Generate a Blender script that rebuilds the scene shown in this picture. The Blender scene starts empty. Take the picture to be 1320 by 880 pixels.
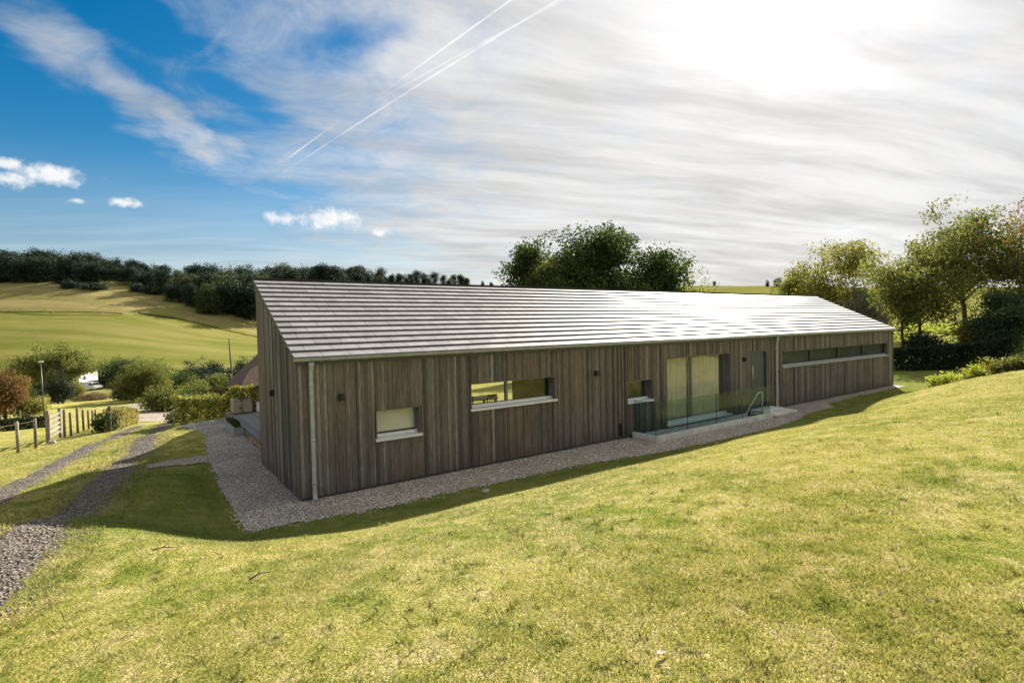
import bpy, math, random
import numpy as np
from mathutils import Matrix, Vector

random.seed(7)
rng = np.random.default_rng(11)
R = math.radians
scene = bpy.context.scene
col = scene.collection

# ------------------------------------------------------------------ camera
H = 3.37
F = 696.3                      # focal length in pixels of a 1320 px wide frame
PITCH, ROLL = 0.02609, -0.0228
cp, sp = math.cos(PITCH), math.sin(PITCH)
cr, sr = math.cos(ROLL), math.sin(ROLL)
R0 = np.array([1., 0, 0]); FW = np.array([0, cp, -sp]); U0 = np.array([0, sp, cp])
CR = cr * R0 + sr * U0
CU = -sr * R0 + cr * U0
EYE = np.array([0., 0, H])

def ray(px, py):
    d = FW + CR * (px - 660) / F - CU * (py - 440) / F
    return d

def at_z(px, py, z):
    d = ray(px, py); t = (z - H) / d[2]
    return EYE + d * t

def at_y(px, py, y):
    d = ray(px, py); return EYE + d * (y / d[1])

cam_data = bpy.data.cameras.new('camera')
cam_data.sensor_width = 36; cam_data.lens = 36 * F / 1320
cam_data.clip_start = 0.05; cam_data.clip_end = 20000
cam = bpy.data.objects.new('camera', cam_data); col.objects.link(cam)
m = Matrix.Identity(4)
for i in range(3):
    m[i][0] = CR[i]; m[i][1] = CU[i]; m[i][2] = -FW[i]; m[i][3] = EYE[i]
cam.matrix_world = m
scene.camera = cam

# ------------------------------------------------------------------ house frame
AX, AY, PSI = -4.24, 10.63, 0.9558
RZ = math.pi / 2 - PSI
EU = np.array([math.sin(PSI), math.cos(PSI)]); EV = np.array([-math.cos(PSI), math.sin(PSI)])

def world(u, v, z=0.):
    return np.array([AX + u * EU[0] + v * EV[0], AY + u * EU[1] + v * EV[1], z])

def to_uv(x, y):
    dx, dy = x - AX, y - AY
    return dx * EU[0] + dy * EU[1], dx * EV[0] + dy * EV[1]

L, W, HE, HR = 28.64, 3.83, 2.87, 4.74
SUN_DIR = ray(1000, -8); SUN_DIR = SUN_DIR / np.linalg.norm(SUN_DIR)

# ------------------------------------------------------------------ material helpers
def new_mat(name):
    mt = bpy.data.materials.new(name); mt.use_nodes = True
    nt = mt.node_tree; nt.nodes.clear()
    out = nt.nodes.new('ShaderNodeOutputMaterial')
    return mt, nt, out

class G:
    """little wrapper round a node tree"""
    def __init__(s, nt): s.nt = nt
    def n(s, typ, **kw):
        nd = s.nt.nodes.new(typ)
        for k, v in kw.items():
            if k.startswith('i_'):
                nd.inputs[k[2:].replace('_', ' ')].default_value = v
            else: setattr(nd, k, v)
        return nd
    def l(s, a, b): s.nt.links.new(a, b)
    def val(s, x, inp):
        if isinstance(x, (int, float)): inp.default_value = x
        elif isinstance(x, (tuple, list)): inp.default_value = x
        else: s.l(x, inp)
    def math(s, op, a, b=0., c=0., clamp=False):
        nd = s.n('ShaderNodeMath', operation=op); nd.use_clamp = clamp
        s.val(a, nd.inputs[0]); s.val(b, nd.inputs[1]); s.val(c, nd.inputs[2])
        return nd.outputs[0]
    def vmath(s, op, a, b=(0, 0, 0), out=0):
        nd = s.n('ShaderNodeVectorMath', operation=op)
        s.val(a, nd.inputs[0]); s.val(b, nd.inputs[1])
        return nd.outputs[out]
    def mix(s, fac, a, b, blend='MIX'):
        nd = s.n('ShaderNodeMix', data_type='RGBA', blend_type=blend)
        s.val(fac, nd.inputs['Factor'])
        s.val(a if not isinstance(a, tuple) else (*a[:3], 1), nd.inputs['A'])
        s.val(b if not isinstance(b, tuple) else (*b[:3], 1), nd.inputs['B'])
        # inputs named A/B exist per type; pick the colour ones
        return nd.outputs['Result'] if False else nd.outputs[2]
    def noise(s, vec, scale, detail=4., rough=.55, dist=0., out='Fac', dim='3D'):
        nd = s.n('ShaderNodeTexNoise', noise_dimensions=dim)
        if vec is not None: s.l(vec, nd.inputs['Vector'])
        nd.inputs['Scale'].default_value = scale; nd.inputs['Detail'].default_value = detail
        nd.inputs['Roughness'].default_value = rough; nd.inputs['Distortion'].default_value = dist
        return nd.outputs[out]
    def ramp(s, fac, stops, interp='LINEAR'):
        nd = s.n('ShaderNodeValToRGB'); cr_ = nd.color_ramp; cr_.interpolation = interp
        while len(cr_.elements) < len(stops): cr_.elements.new(.5)
        for e, (p, c) in zip(cr_.elements, stops):
            e.position = p; e.color = (*c, 1) if isinstance(c, tuple) else (c, c, c, 1)
        s.l(fac, nd.inputs[0]); return nd.outputs[0]
    def remap(s, x, a, b, c=0., d=1.):
        nd = s.n('ShaderNodeMapRange'); s.val(x, nd.inputs[0])
        for i, q in enumerate((a, b, c, d)): nd.inputs[i + 1].default_value = q
        nd.interpolation_type = 'SMOOTHSTEP'; return nd.outputs[0]
    def attr(s, name, out='Color'):
        return s.n('ShaderNodeAttribute', attribute_name=name).outputs[out]
    def bump(s, h, strength=.3, dist=.02):
        nd = s.n('ShaderNodeBump'); nd.inputs['Strength'].default_value = strength
        nd.inputs['Distance'].default_value = dist; s.l(h, nd.inputs['Height']); return nd.outputs[0]
    def bsdf(s, color, rough=.6, metal=0., normal=None, spec=.5, **kw):
        nd = s.n('ShaderNodeBsdfPrincipled')
        s.val(color if not isinstance(color, tuple) else (*color[:3], 1), nd.inputs['Base Color'])
        s.val(rough, nd.inputs['Roughness']); s.val(metal, nd.inputs['Metallic'])
        s.val(spec, nd.inputs['Specular IOR Level'])
        if normal is not None: s.l(normal, nd.inputs['Normal'])
        return nd.outputs[0]
    def coord(s, what='Object'):
        return s.n('ShaderNodeTexCoord').outputs[what]
    def pos(s):
        return s.n('ShaderNodeNewGeometry').outputs['Position']

# fix colour mix socket names (Mix node keeps float, vector and colour sockets side by side)
def _mix(s, fac, a, b, blend='MIX'):
    nd = s.nt.nodes.new('ShaderNodeMix'); nd.data_type = 'RGBA'; nd.blend_type = blend
    s.val(fac, nd.inputs[0])
    s.val((*a[:3], 1) if isinstance(a, tuple) else a, nd.inputs[6])
    s.val((*b[:3], 1) if isinstance(b, tuple) else b, nd.inputs[7])
    return nd.outputs[2]
G.mix = _mix

def simple(name, color, rough=.6, metal=0., var=.15, scale=6., bump=.1, spec=.5):
    mt, nt, out = new_mat(name); g = G(nt)
    n = g.noise(g.coord(), scale, 5)
    f = g.remap(n, .3, .7, 1 - var, 1 + var)
    c = g.mix(1., color, f, 'MULTIPLY')
    n2 = g.noise(g.coord(), scale * 8, 3)
    g.l(g.bsdf(c, g.math('ADD', g.math('MULTIPLY', n, .15), rough - .07), metal, g.bump(n2, bump, .01), spec), out.inputs[0])
    return mt

# ------------------------------------------------------------------ mesh helpers
class MB:
    def __init__(s): s.v = []; s.f = []; s.t = []; s.sm = []
    def add(s, vs, fs, tone=.5, smooth=False):
        b = len(s.v); s.v += [tuple(map(float, p)) for p in vs]
        s.f += [tuple(b + i for i in f) for f in fs]; s.t += [tone] * len(vs); s.sm += [smooth] * len(fs)
        return s
    def box(s, x0, x1, y0, y1, z0, z1, tone=.5, bev=0., m=None):
        if bev > 0:
            vs, fs = bevbox(x0, x1, y0, y1, z0, z1, bev)
        else:
            vs = [(x, y, z) for z in (z0, z1) for y in (y0, y1) for x in (x0, x1)]
            fs = [(0, 2, 3, 1), (4, 5, 7, 6), (0, 1, 5, 4), (2, 6, 7, 3), (0, 4, 6, 2), (1, 3, 7, 5)]
        if m is not None: vs = [tuple(m @ Vector(p)) for p in vs]
        return s.add(vs, fs, tone)
    def tube(s, pts, rad, n=10, tone=.5, cap=True):
        pts = [Vector(p) for p in pts]
        if not isinstance(rad, (list, tuple)): rad = [rad] * len(pts)
        vs, fs = [], []; prev = None
        for i, p in enumerate(pts):
            d = (pts[min(i + 1, len(pts) - 1)] - pts[max(i - 1, 0)])
            if d.length < 1e-9: d = Vector((0, 0, 1))
            d.normalize()
            if prev is None:
                a = d.orthogonal().normalized()
            else:
                a = (prev - d * prev.dot(d))
                a = a.normalized() if a.length > 1e-6 else d.orthogonal().normalized()
            prev = a; b = d.cross(a)
            for k in range(n):
                t = 2 * math.pi * k / n
                vs.append(p + (a * math.cos(t) + b * math.sin(t)) * rad[i])
        for i in range(len(pts) - 1):
            for k in range(n):
                k2 = (k + 1) % n
                fs.append((i * n + k, i * n + k2, (i + 1) * n + k2, (i + 1) * n + k))
        if cap:
            fs.append(tuple(range(n - 1, -1, -1))); fs.append(tuple((len(pts) - 1) * n + k for k in range(n)))
        return s.add(vs, fs, tone, True)
    def build(s, name, mat, parent=None, loc=None, tones=True):
        me = bpy.data.meshes.new(name); me.from_pydata(s.v, [], s.f); me.update()
        if tones:
            a = me.attributes.new('tone', 'FLOAT', 'POINT'); a.data.foreach_set('value', s.t)
        me.polygons.foreach_set('use_smooth', s.sm)
        return link(name, me, mat, parent, loc)

def bevbox(x0, x1, y0, y1, z0, z1, b):
    vs = []; idx = {}
    X, Y, Z = (x0, x1), (y0, y1), (z0, z1)
    for i in (0, 1):
        for j in (0, 1):
            for k in (0, 1):
                sx, sy, sz = (1, -1)[i], (1, -1)[j], (1, -1)[k]
                c = (X[i], Y[j], Z[k])
                for ax in range(3):
                    p = [c[0] + sx * b, c[1] + sy * b, c[2] + sz * b]; p[ax] = c[ax]
                    idx[(i, j, k, ax)] = len(vs); vs.append(tuple(p))
    fs = []
    for ax in range(3):
        o = [a for a in range(3) if a != ax]
        for s_ in (0, 1):
            q = []
            for (a, b_) in ((0, 0), (1, 0), (1, 1), (0, 1)):
                key = [0, 0, 0]; key[ax] = s_; key[o[0]] = a; key[o[1]] = b_
                q.append(idx[(*key, ax)])
            fs.append(tuple(q))
    for ax in range(3):                       # edges along ax
        o = [a for a in range(3) if a != ax]
        for a in (0, 1):
            for b_ in (0, 1):
                k0 = [0, 0, 0]; k1 = [0, 0, 0]
                k0[o[0]] = k1[o[0]] = a; k0[o[1]] = k1[o[1]] = b_; k1[ax] = 1
                fs.append((idx[(*k0, o[0])], idx[(*k1, o[0])], idx[(*k1, o[1])], idx[(*k0, o[1])]))
    for i in (0, 1):
        for j in (0, 1):
            for k in (0, 1): fs.append((idx[(i, j, k, 0)], idx[(i, j, k, 1)], idx[(i, j, k, 2)]))
    # consistent outward faces
    c = Vector(((x0 + x1) / 2, (y0 + y1) / 2, (z0 + z1) / 2)); out = []
    for f in fs:
        p = [Vector(vs[i]) for i in f]
        n = (p[1] - p[0]).cross(p[2] - p[0]); mid = sum(p, Vector()) / len(p)
        out.append(f if n.dot(mid - c) > 0 else tuple(reversed(f)))
    return vs, out

def link(name, me, mat, parent=None, loc=None):
    ob = bpy.data.objects.new(name, me)
    if mat is not None:
        for q in (mat if isinstance(mat, list) else [mat]): me.materials.append(q)
    col.objects.link(ob)
    if parent is not None: ob.parent = parent
    if loc is not None: ob.location = loc
    return ob

def empty(name, loc, rz=0.):
    o = bpy.data.objects.new(name, None); col.objects.link(o); o.empty_display_size = .3
    o.location = [float(q) for q in loc]; o.rotation_euler = (0, 0, rz); return o

def tag(o, label=None, cat=None, group=None, kind=None):
    if label: o['label'] = label
    if cat: o['category'] = cat
    if group: o['group'] = group
    if kind: o['kind'] = kind
    return o

def copy_tree(o, parent=None):
    c = o.copy(); col.objects.link(c)
    if parent is not None: c.parent = parent
    for ch in list(o.children): copy_tree(ch, c)
    return c

def np_mesh(name, verts, quads, mat, attrs=None, smooth=False, tris=False, parent=None):
    me = bpy.data.meshes.new(name); n = len(verts); k = 3 if tris else 4
    me.vertices.add(n); me.vertices.foreach_set('co', np.asarray(verts, np.float32).ravel())
    q = np.asarray(quads, np.int32); me.loops.add(q.size); me.loops.foreach_set('vertex_index', q.ravel())
    me.polygons.add(len(q)); me.polygons.foreach_set('loop_start', np.arange(0, q.size, k, dtype=np.int32))
    me.polygons.foreach_set('loop_total', np.full(len(q), k, np.int32))
    if smooth: me.polygons.foreach_set('use_smooth', np.ones(len(q), bool))
    me.update(calc_edges=True)
    for a, arr in (attrs or {}).items():
        if arr.ndim == 1:
            at_ = me.attributes.new(a, 'FLOAT', 'POINT'); at_.data.foreach_set('value', arr.astype(np.float32))
        else:
            at_ = me.attributes.new(a, 'FLOAT_COLOR', 'POINT')
            at_.data.foreach_set('color', np.c_[arr, np.ones(len(arr))].astype(np.float32).ravel())
    return link(name, me, mat, parent)

def sines(x, y, z=0., f=1., seed=0):
    """cheap smooth noise, about -1..1"""
    r = np.random.default_rng(seed); s = 0
    for k in range(7):
        a = r.normal(size=3); a /= np.linalg.norm(a); w = f * (0.6 + 1.7 * r.random())
        s = s + np.sin((x * a[0] + y * a[1] + z * a[2]) * w + r.random() * 6.28)
    return s / 3.2

def sstep(x, a, b):
    t = np.clip((x - a) / (b - a), 0, 1); return t * t * (3 - 2 * t)

# ------------------------------------------------------------------ terrain
CP = []
def cpz(px, py, z): CP.append(at_z(px, py, z))
def cpy(px, py, y): CP.append(at_y(px, py, y))
def cpu(u, v, z): CP.append(world(u, v, z))
# lawn bank in front of the house
for u in (0.5, 2, 4, 7, 10, 14, 18):
    ex = -1.40 if u < 6 else -1.9 if u < 16 else -1.5
    cpu(u, ex, .0); cpu(u, -2.56, .15 if u < 7 else .12 if u < 12 else .02); cpu(u, -3.7, .48); cpu(u, -5.2, .90); cpu(u, -8.4, 1.42)
for u, v, z in ((-4.09, -1.9, .91), (-3.31, -1.96, .84), (-2.73, -2.05, .73), (-2.05, -2.28, .48), (-1.45, -2.42, .32), (-.68, -2.48, .25),
                (-4.58, 1.4, .41), (-3.1, 2.2, .32), (-2.5, 2.53, .34), (-1.6, 3.15, .1), (-2.2, .2, .12), (-1.8, -1.0, .12), (-1.35, -1.2, .03), (-2.6, -3.6, .92), (-1.0, -3.8, .62)): cpu(u, v, z)
for u in (22, 23.5): cpu(u, -1.4, 0.02); cpu(u, -2.6, .35); cpu(u, -4.4, .98); cpu(u, -6.3, 1.5)
cpu(21, -8.5, 1.75); cpu(19, -11.5, 1.95)
for u, k in ((26.5, .75), (30, .45), (35, .3)):
    cpu(u, -1.2, .0); cpu(u, -3, .45 * k); cpu(u, -5, 1.05 * k); cpu(u, -8, 1.6 * k); cpu(u, -12, 1.9 * k)
CP.append(np.array([0, 0, 1.72])); CP.append(np.array([3, -1, 1.85])); CP.append(np.array([-3, -1, 1.45])); CP.append(np.array([8, 1, 1.85])); CP.append(np.array([0, -12, 2.6]))
CP.append(np.array([-12, -8, 1.6])); CP.append(np.array([14, -10, 2.8])); CP.append(np.array([0, 5.2, 1.18]))
# pad edges
for v in (0, 3, 6, 9, 11.5): cpu(-1.2, v, 0.)
for u in (3, 10, 18, 27, 31): cpu(u, 12, 0.)
for v in (2, 7): cpu(31, v, 0.05)
# drive and lawn to the left
cpz(-80, 800, 1.0); cpz(0, 745, .95); cpz(60, 700, .82)
cpz(165, 600, .05); cpz(200, 560, -.5); cpz(213, 546, -.95)
cpz(0, 640, .25); cpz(60, 605, .0); cpz(140, 568, -.6); cpz(180, 548, -1.15); cpz(-90, 690, .85)
cpz(215, 610, .02); cpz(240, 575, -.12); cpz(255, 553, -.3); cpz(100, 760, 1.0); cpz(0, 850, 1.15)
cpz(46, 578, -1.0); cpz(0, 592, -.7); cpz(130, 547, -2.8); cpz(270, 542, -1.6); cpz(320, 541, -1.8)
cpz(190, 522, -5.0); cpz(110, 531, -5.4); cpz(57, 539, -4.4); cpz(5, 537, -4.6); cpz(75, 519, -7.6); cpz(-60, 530, -5); cpz(-120, 620, -.2)
cpz(115, 503, -9.6); cpy(900, 385, 300); cpy(1000, 388, 300); cpz(300, 505, -7.5); cpz(240, 512, -6.5); cpz(-40, 500, -11.5)
for px in (-150, 0, 150, 330): cpy(px, 474, 180)
for px, y in ((-150, 250), (0, 250), (150, 255), (330, 290)): cpy(px, 403 if px < 200 else 415, y)
for px, y in ((-150, 300), (0, 300), (130, 310), (330, 330)): cpy(px, 366 if px < 200 else 392, y)
for px, y, py in ((0, 420, 355), (150, 430, 360), (330, 460, 366), (450, 520, 366), (600, 700, 369), (760, 620, 371), (900, 460, 369), (1000, 420, 370), (1150, 420, 372)): cpy(px, py, y)
for px, y, py in ((-150, 900, 372), (150, 900, 380), (600, 1200, 378), (1000, 900, 380), (1300, 900, 385)): cpy(px, py, y)
# behind and right of the house
for px, y, z in ((420, 60, -6), (420, 120, -11), (700, 60, -2), (700, 130, -6), (900, 60, -1), (950, 160, 0), (1155, 38, .1), (1230, 36, .4), (1320, 34, 1.2), (1450, 30, 2.6), (1200, 70, 1.5), (1350, 60, 3.), (1250, 150, 6), (700, 300, 2), (450, 300, 3)):
    CP.append(np.array([(px - 660) / F * y, y, z]))
for x, y, z in ((-60, -20, -.5), (60, -30, 5), (-400, -300, 5), (400, -300, 15), (-900, 300, 30), (900, 400, 25), (0, -500, 15), (-40, 5, -1.4), (-90, 30, -6)): CP.append(np.array([x, y, z], float))
CP = np.array(CP)

def _k(d2): return .5 * d2 * np.log(d2 + 1e-9)
_n = len(CP); SC = 50.
_P = CP[:, :2] / SC
_K = _k(((_P[:, None] - _P[None]) ** 2).sum(-1)) + np.eye(_n) * 2e-5
_T = np.c_[np.ones(_n), _P]
_A = np.block([[_K, _T], [_T.T, np.zeros((3, 3))]])
_S = np.linalg.solve(_A, np.r_[CP[:, 2], np.zeros(3)])

PIT = (9.53, 15.6, -.92, 0.)            # sunken light well in front of the glass doors
def terrain(x, y, micro=True):
    x = np.asarray(x, float); y = np.asarray(y, float); shp = x.shape
    xs, ys = x.ravel(), y.ravel(); z = np.empty(len(xs))
    for i in range(0, len(xs), 40000):
        q = np.c_[xs[i:i + 40000], ys[i:i + 40000]] / SC
        z[i:i + 40000] = _k(((q[:, None] - _P[None]) ** 2).sum(-1)) @ _S[:_n] + _S[_n] + q @ _S[_n + 1:]
    u, v = to_uv(xs, ys)
    d = np.hypot(xs, ys)
    if micro:
        z += .012 * sines(xs, ys, 0, 3.1, 3) * sstep(d, 2, 8) + .016 * sines(xs, ys, 0, 1.1, 4)
        z += sstep(d, 60, 250) * .5 * sines(xs, ys, 0, .06, 5)
    # level pad under and round the house
    fr = np.interp(u, [-2, 6, 8.4, 13.8, 19.5, 24, 30], [-1.25, -1.42, -1.85, -2.0, -1.4, -1.3, -1.2])
    m_ = sstep(u, -1.75, -1.2) * (1 - sstep(u, 30.5, 33)) * sstep(v, fr - .35, fr + .1) * (1 - sstep(v, 12.2, 14.))
    z = z * (1 - m_)
    # under the gravel: a little lower, and well down inside the light well
    m2 = sstep(u, PIT[0] - .35, PIT[0] + .0) * (1 - sstep(u, PIT[1], PIT[1] + .35)) * sstep(v, PIT[2] - .35, PIT[2]) * (1 - sstep(v, 7, 7.4))
    z = z - 1.1 * m2
    mh = sstep(u, .05, .25) * (1 - sstep(u, L - .3, L - .1)) * sstep(v, .05, .3) * (1 - sstep(v, 7.2, 7.5))
    z = z - .35 * mh * (1 - m2)
    return z.reshape(shp)

def ground(px, py, lo=2., hi=1500.):
    d = ray(px, py); ts = np.geomspace(lo, hi, 900)
    P = EYE[None] + ts[:, None] * d[None]
    below = P[:, 2] < terrain(P[:, 0], P[:, 1], False)
    i = int(np.argmax(below)) if below.any() else len(ts) - 1
    a, b = ts[max(i - 1, 0)], ts[i]
    t_ = np.linspace(a, b, 40); P = EYE[None] + t_[:, None] * d[None]
    below = P[:, 2] < terrain(P[:, 0], P[:, 1], False)
    j = int(np.argmax(below)) if below.any() else 39
    return P[j]

def gz(x, y): return float(terrain(np.array([x]), np.array([y]))[0])
def stand(px, y):
    """ground point at picture column px and forward distance y"""
    x = (px - 660) / F * y
    return np.array([x, y, gz(x, y)])

def inpoly(x, y, poly):
    c = np.zeros(x.shape, bool); n = len(poly)
    for i in range(n):
        x1, y1 = poly[i][0], poly[i][1]; x2, y2 = poly[(i + 1) % n][0], poly[(i + 1) % n][1]
        cond = (y1 > y) != (y2 > y)
        c ^= cond & (x < (x2 - x1) * (y - y1) / ((y2 - y1) + 1e-12) + x1)
    return c

# polyline distance
def pdist(x, y, pts):
    best = np.full(x.shape, 1e9); tt = np.zeros(x.shape); acc = 0
    for a, b in zip(pts[:-1], pts[1:]):
        d = np.array(b[:2]) - np.array(a[:2]); l2 = d @ d; ln = math.sqrt(l2)
        t = np.clip(((x - a[0]) * d[0] + (y - a[1]) * d[1]) / l2, 0, 1)
        q = np.hypot(x - a[0] - t * d[0], y - a[1] - t * d[1])
        up = q < best; best = np.where(up, q, best); tt = np.where(up, acc + t * ln, tt); acc += ln
    return best, tt

def smooth_line(pts, n=60):
    p = np.array(pts)[:, :2]
    t = np.r_[0, np.cumsum(np.hypot(*(p[1:] - p[:-1]).T))]
    q = np.linspace(0, t[-1], n)
    xy = np.c_[np.interp(q, t, p[:, 0]), np.interp(q, t, p[:, 1])]
    for _ in range(6):
        xy[1:-1] = (xy[:-2] + 2 * xy[1:-1] + xy[2:]) / 4
    return xy

TRACK_A = smooth_line([at_z(-60, 805, 1.), ground(22, 720), ground(75, 668), ground(130, 630), ground(160, 596), ground(186, 573), ground(204, 556), ground(218, 545)])
TRACK_B = smooth_line([ground(-120, 690), ground(0, 640), ground(60, 607), ground(105, 583), ground(150, 562), ground(180, 549)])
LANE = smooth_line([ground(200, 538), ground(190, 531), ground(165, 528.5), ground(150, 526), ground(172, 522), ground(194, 519), ground(205, 517)])
YARD = [ground(172, 545), ground(196, 534), ground(232, 537), ground(240, 545), ground(215, 550)]

FIELD_UP = [ground(-130, 401), ground(0, 401), ground(155, 403), ground(200, 396), ground(212, 384), ground(212, 370), ground(120, 364), ground(0, 360), ground(-130, 356)]
FIELD_RT = [ground(225, 402), ground(335, 433), ground(430, 452), ground(430, 398), ground(335, 397), ground(270, 396)]

def build_terrain():
    th = np.r_[np.linspace(-178, -62, 40)[:-1], np.linspace(-62, 62, 520), np.linspace(62, 182, 42)[1:-1]]
    th = np.radians(th)
    rr = np.r_[0.15, np.geomspace(.5, 120, 470), np.geomspace(122, 1150, 110)]
    RR, TH = np.meshgrid(rr, th, indexing='ij')
    X = RR * np.sin(TH); Y = RR * np.cos(TH); Z = terrain(X, Y)
    nr, nt_ = X.shape
    idx = np.arange(nr * nt_).reshape(nr, nt_); nx = np.roll(idx, -1, 1)
    q = np.stack([idx[:-1], idx[1:], nx[1:], nx[:-1]], -1).reshape(-1, 4)
    q = q[:, ::-1]
    x, y = X.ravel(), Y.ravel(); d = np.hypot(x, y)
    zc = np.zeros((len(x), 3))
    zc[:, 0] = inpoly(x, y, FIELD_UP) | inpoly(x, y, FIELD_RT)          # dry downland
    zc[:, 1] = sstep(d, 95, 150)                                          # pasture beyond the valley
    wob = sines(x, y, 0, 1.7, 9) * .12 + sines(x, y, 0, 6, 10) * .08
    da, _ = pdist(x, y, TRACK_A); db, _ = pdist(x, y, TRACK_B)
    zc[:, 2] = np.maximum(1 - sstep(da + wob, .35, .75), 1 - sstep(db + wob, .3, .6)) * .55  # worn edges of the ruts
    v = np.c_[x, y, Z.ravel()]
    return np_mesh('ground', v, q, M['ground'], {'zone': zc}, smooth=True)

# ------------------------------------------------------------------ materials
M = {}

def lawn_colour(g, P):
    n1 = g.noise(P, .35, 4, .6, .4)          # broad patches
    n2 = g.noise(P, 2.3, 6, .68, .3)         # hand-width patches
    n3 = g.noise(P, 9., 4, .7)               # tufts
    green = (.185, .225, .034); yell = (.37, .335, .092); straw = (.55, .46, .235); moss = (.105, .155, .022)
    s = g.math('ADD', g.math('MULTIPLY', n1, .55), g.math('MULTIPLY', n2, .45))
    c = g.mix(g.remap(s, .33, .58), green, yell)
    s2 = g.math('ADD', g.math('MULTIPLY', n2, .6), g.math('MULTIPLY', n3, .4))
    c = g.mix(g.math('MULTIPLY', g.remap(s2, .46, .66), .8), c, straw)
    c = g.mix(g.math('MULTIPLY', g.remap(s2, .46, .33), .6), c, moss)
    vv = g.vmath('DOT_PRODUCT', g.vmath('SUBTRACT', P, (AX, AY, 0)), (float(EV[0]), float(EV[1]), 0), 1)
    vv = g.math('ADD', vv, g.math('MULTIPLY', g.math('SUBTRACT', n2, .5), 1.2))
    shade_green = g.math('MULTIPLY', g.remap(vv, -3.0, -2.2), g.remap(vv, 8., 4.))
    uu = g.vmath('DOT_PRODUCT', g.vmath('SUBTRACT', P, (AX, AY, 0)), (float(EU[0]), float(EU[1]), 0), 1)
    shade_green = g.math('MULTIPLY', shade_green, g.remap(uu, -4.2, -2.4))
    c = g.mix(g.math('MULTIPLY', shade_green, .62), c, (.095, .150, .028))  # greener grass, with the house's shade painted into its colour along this band
    return c, n3

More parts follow.
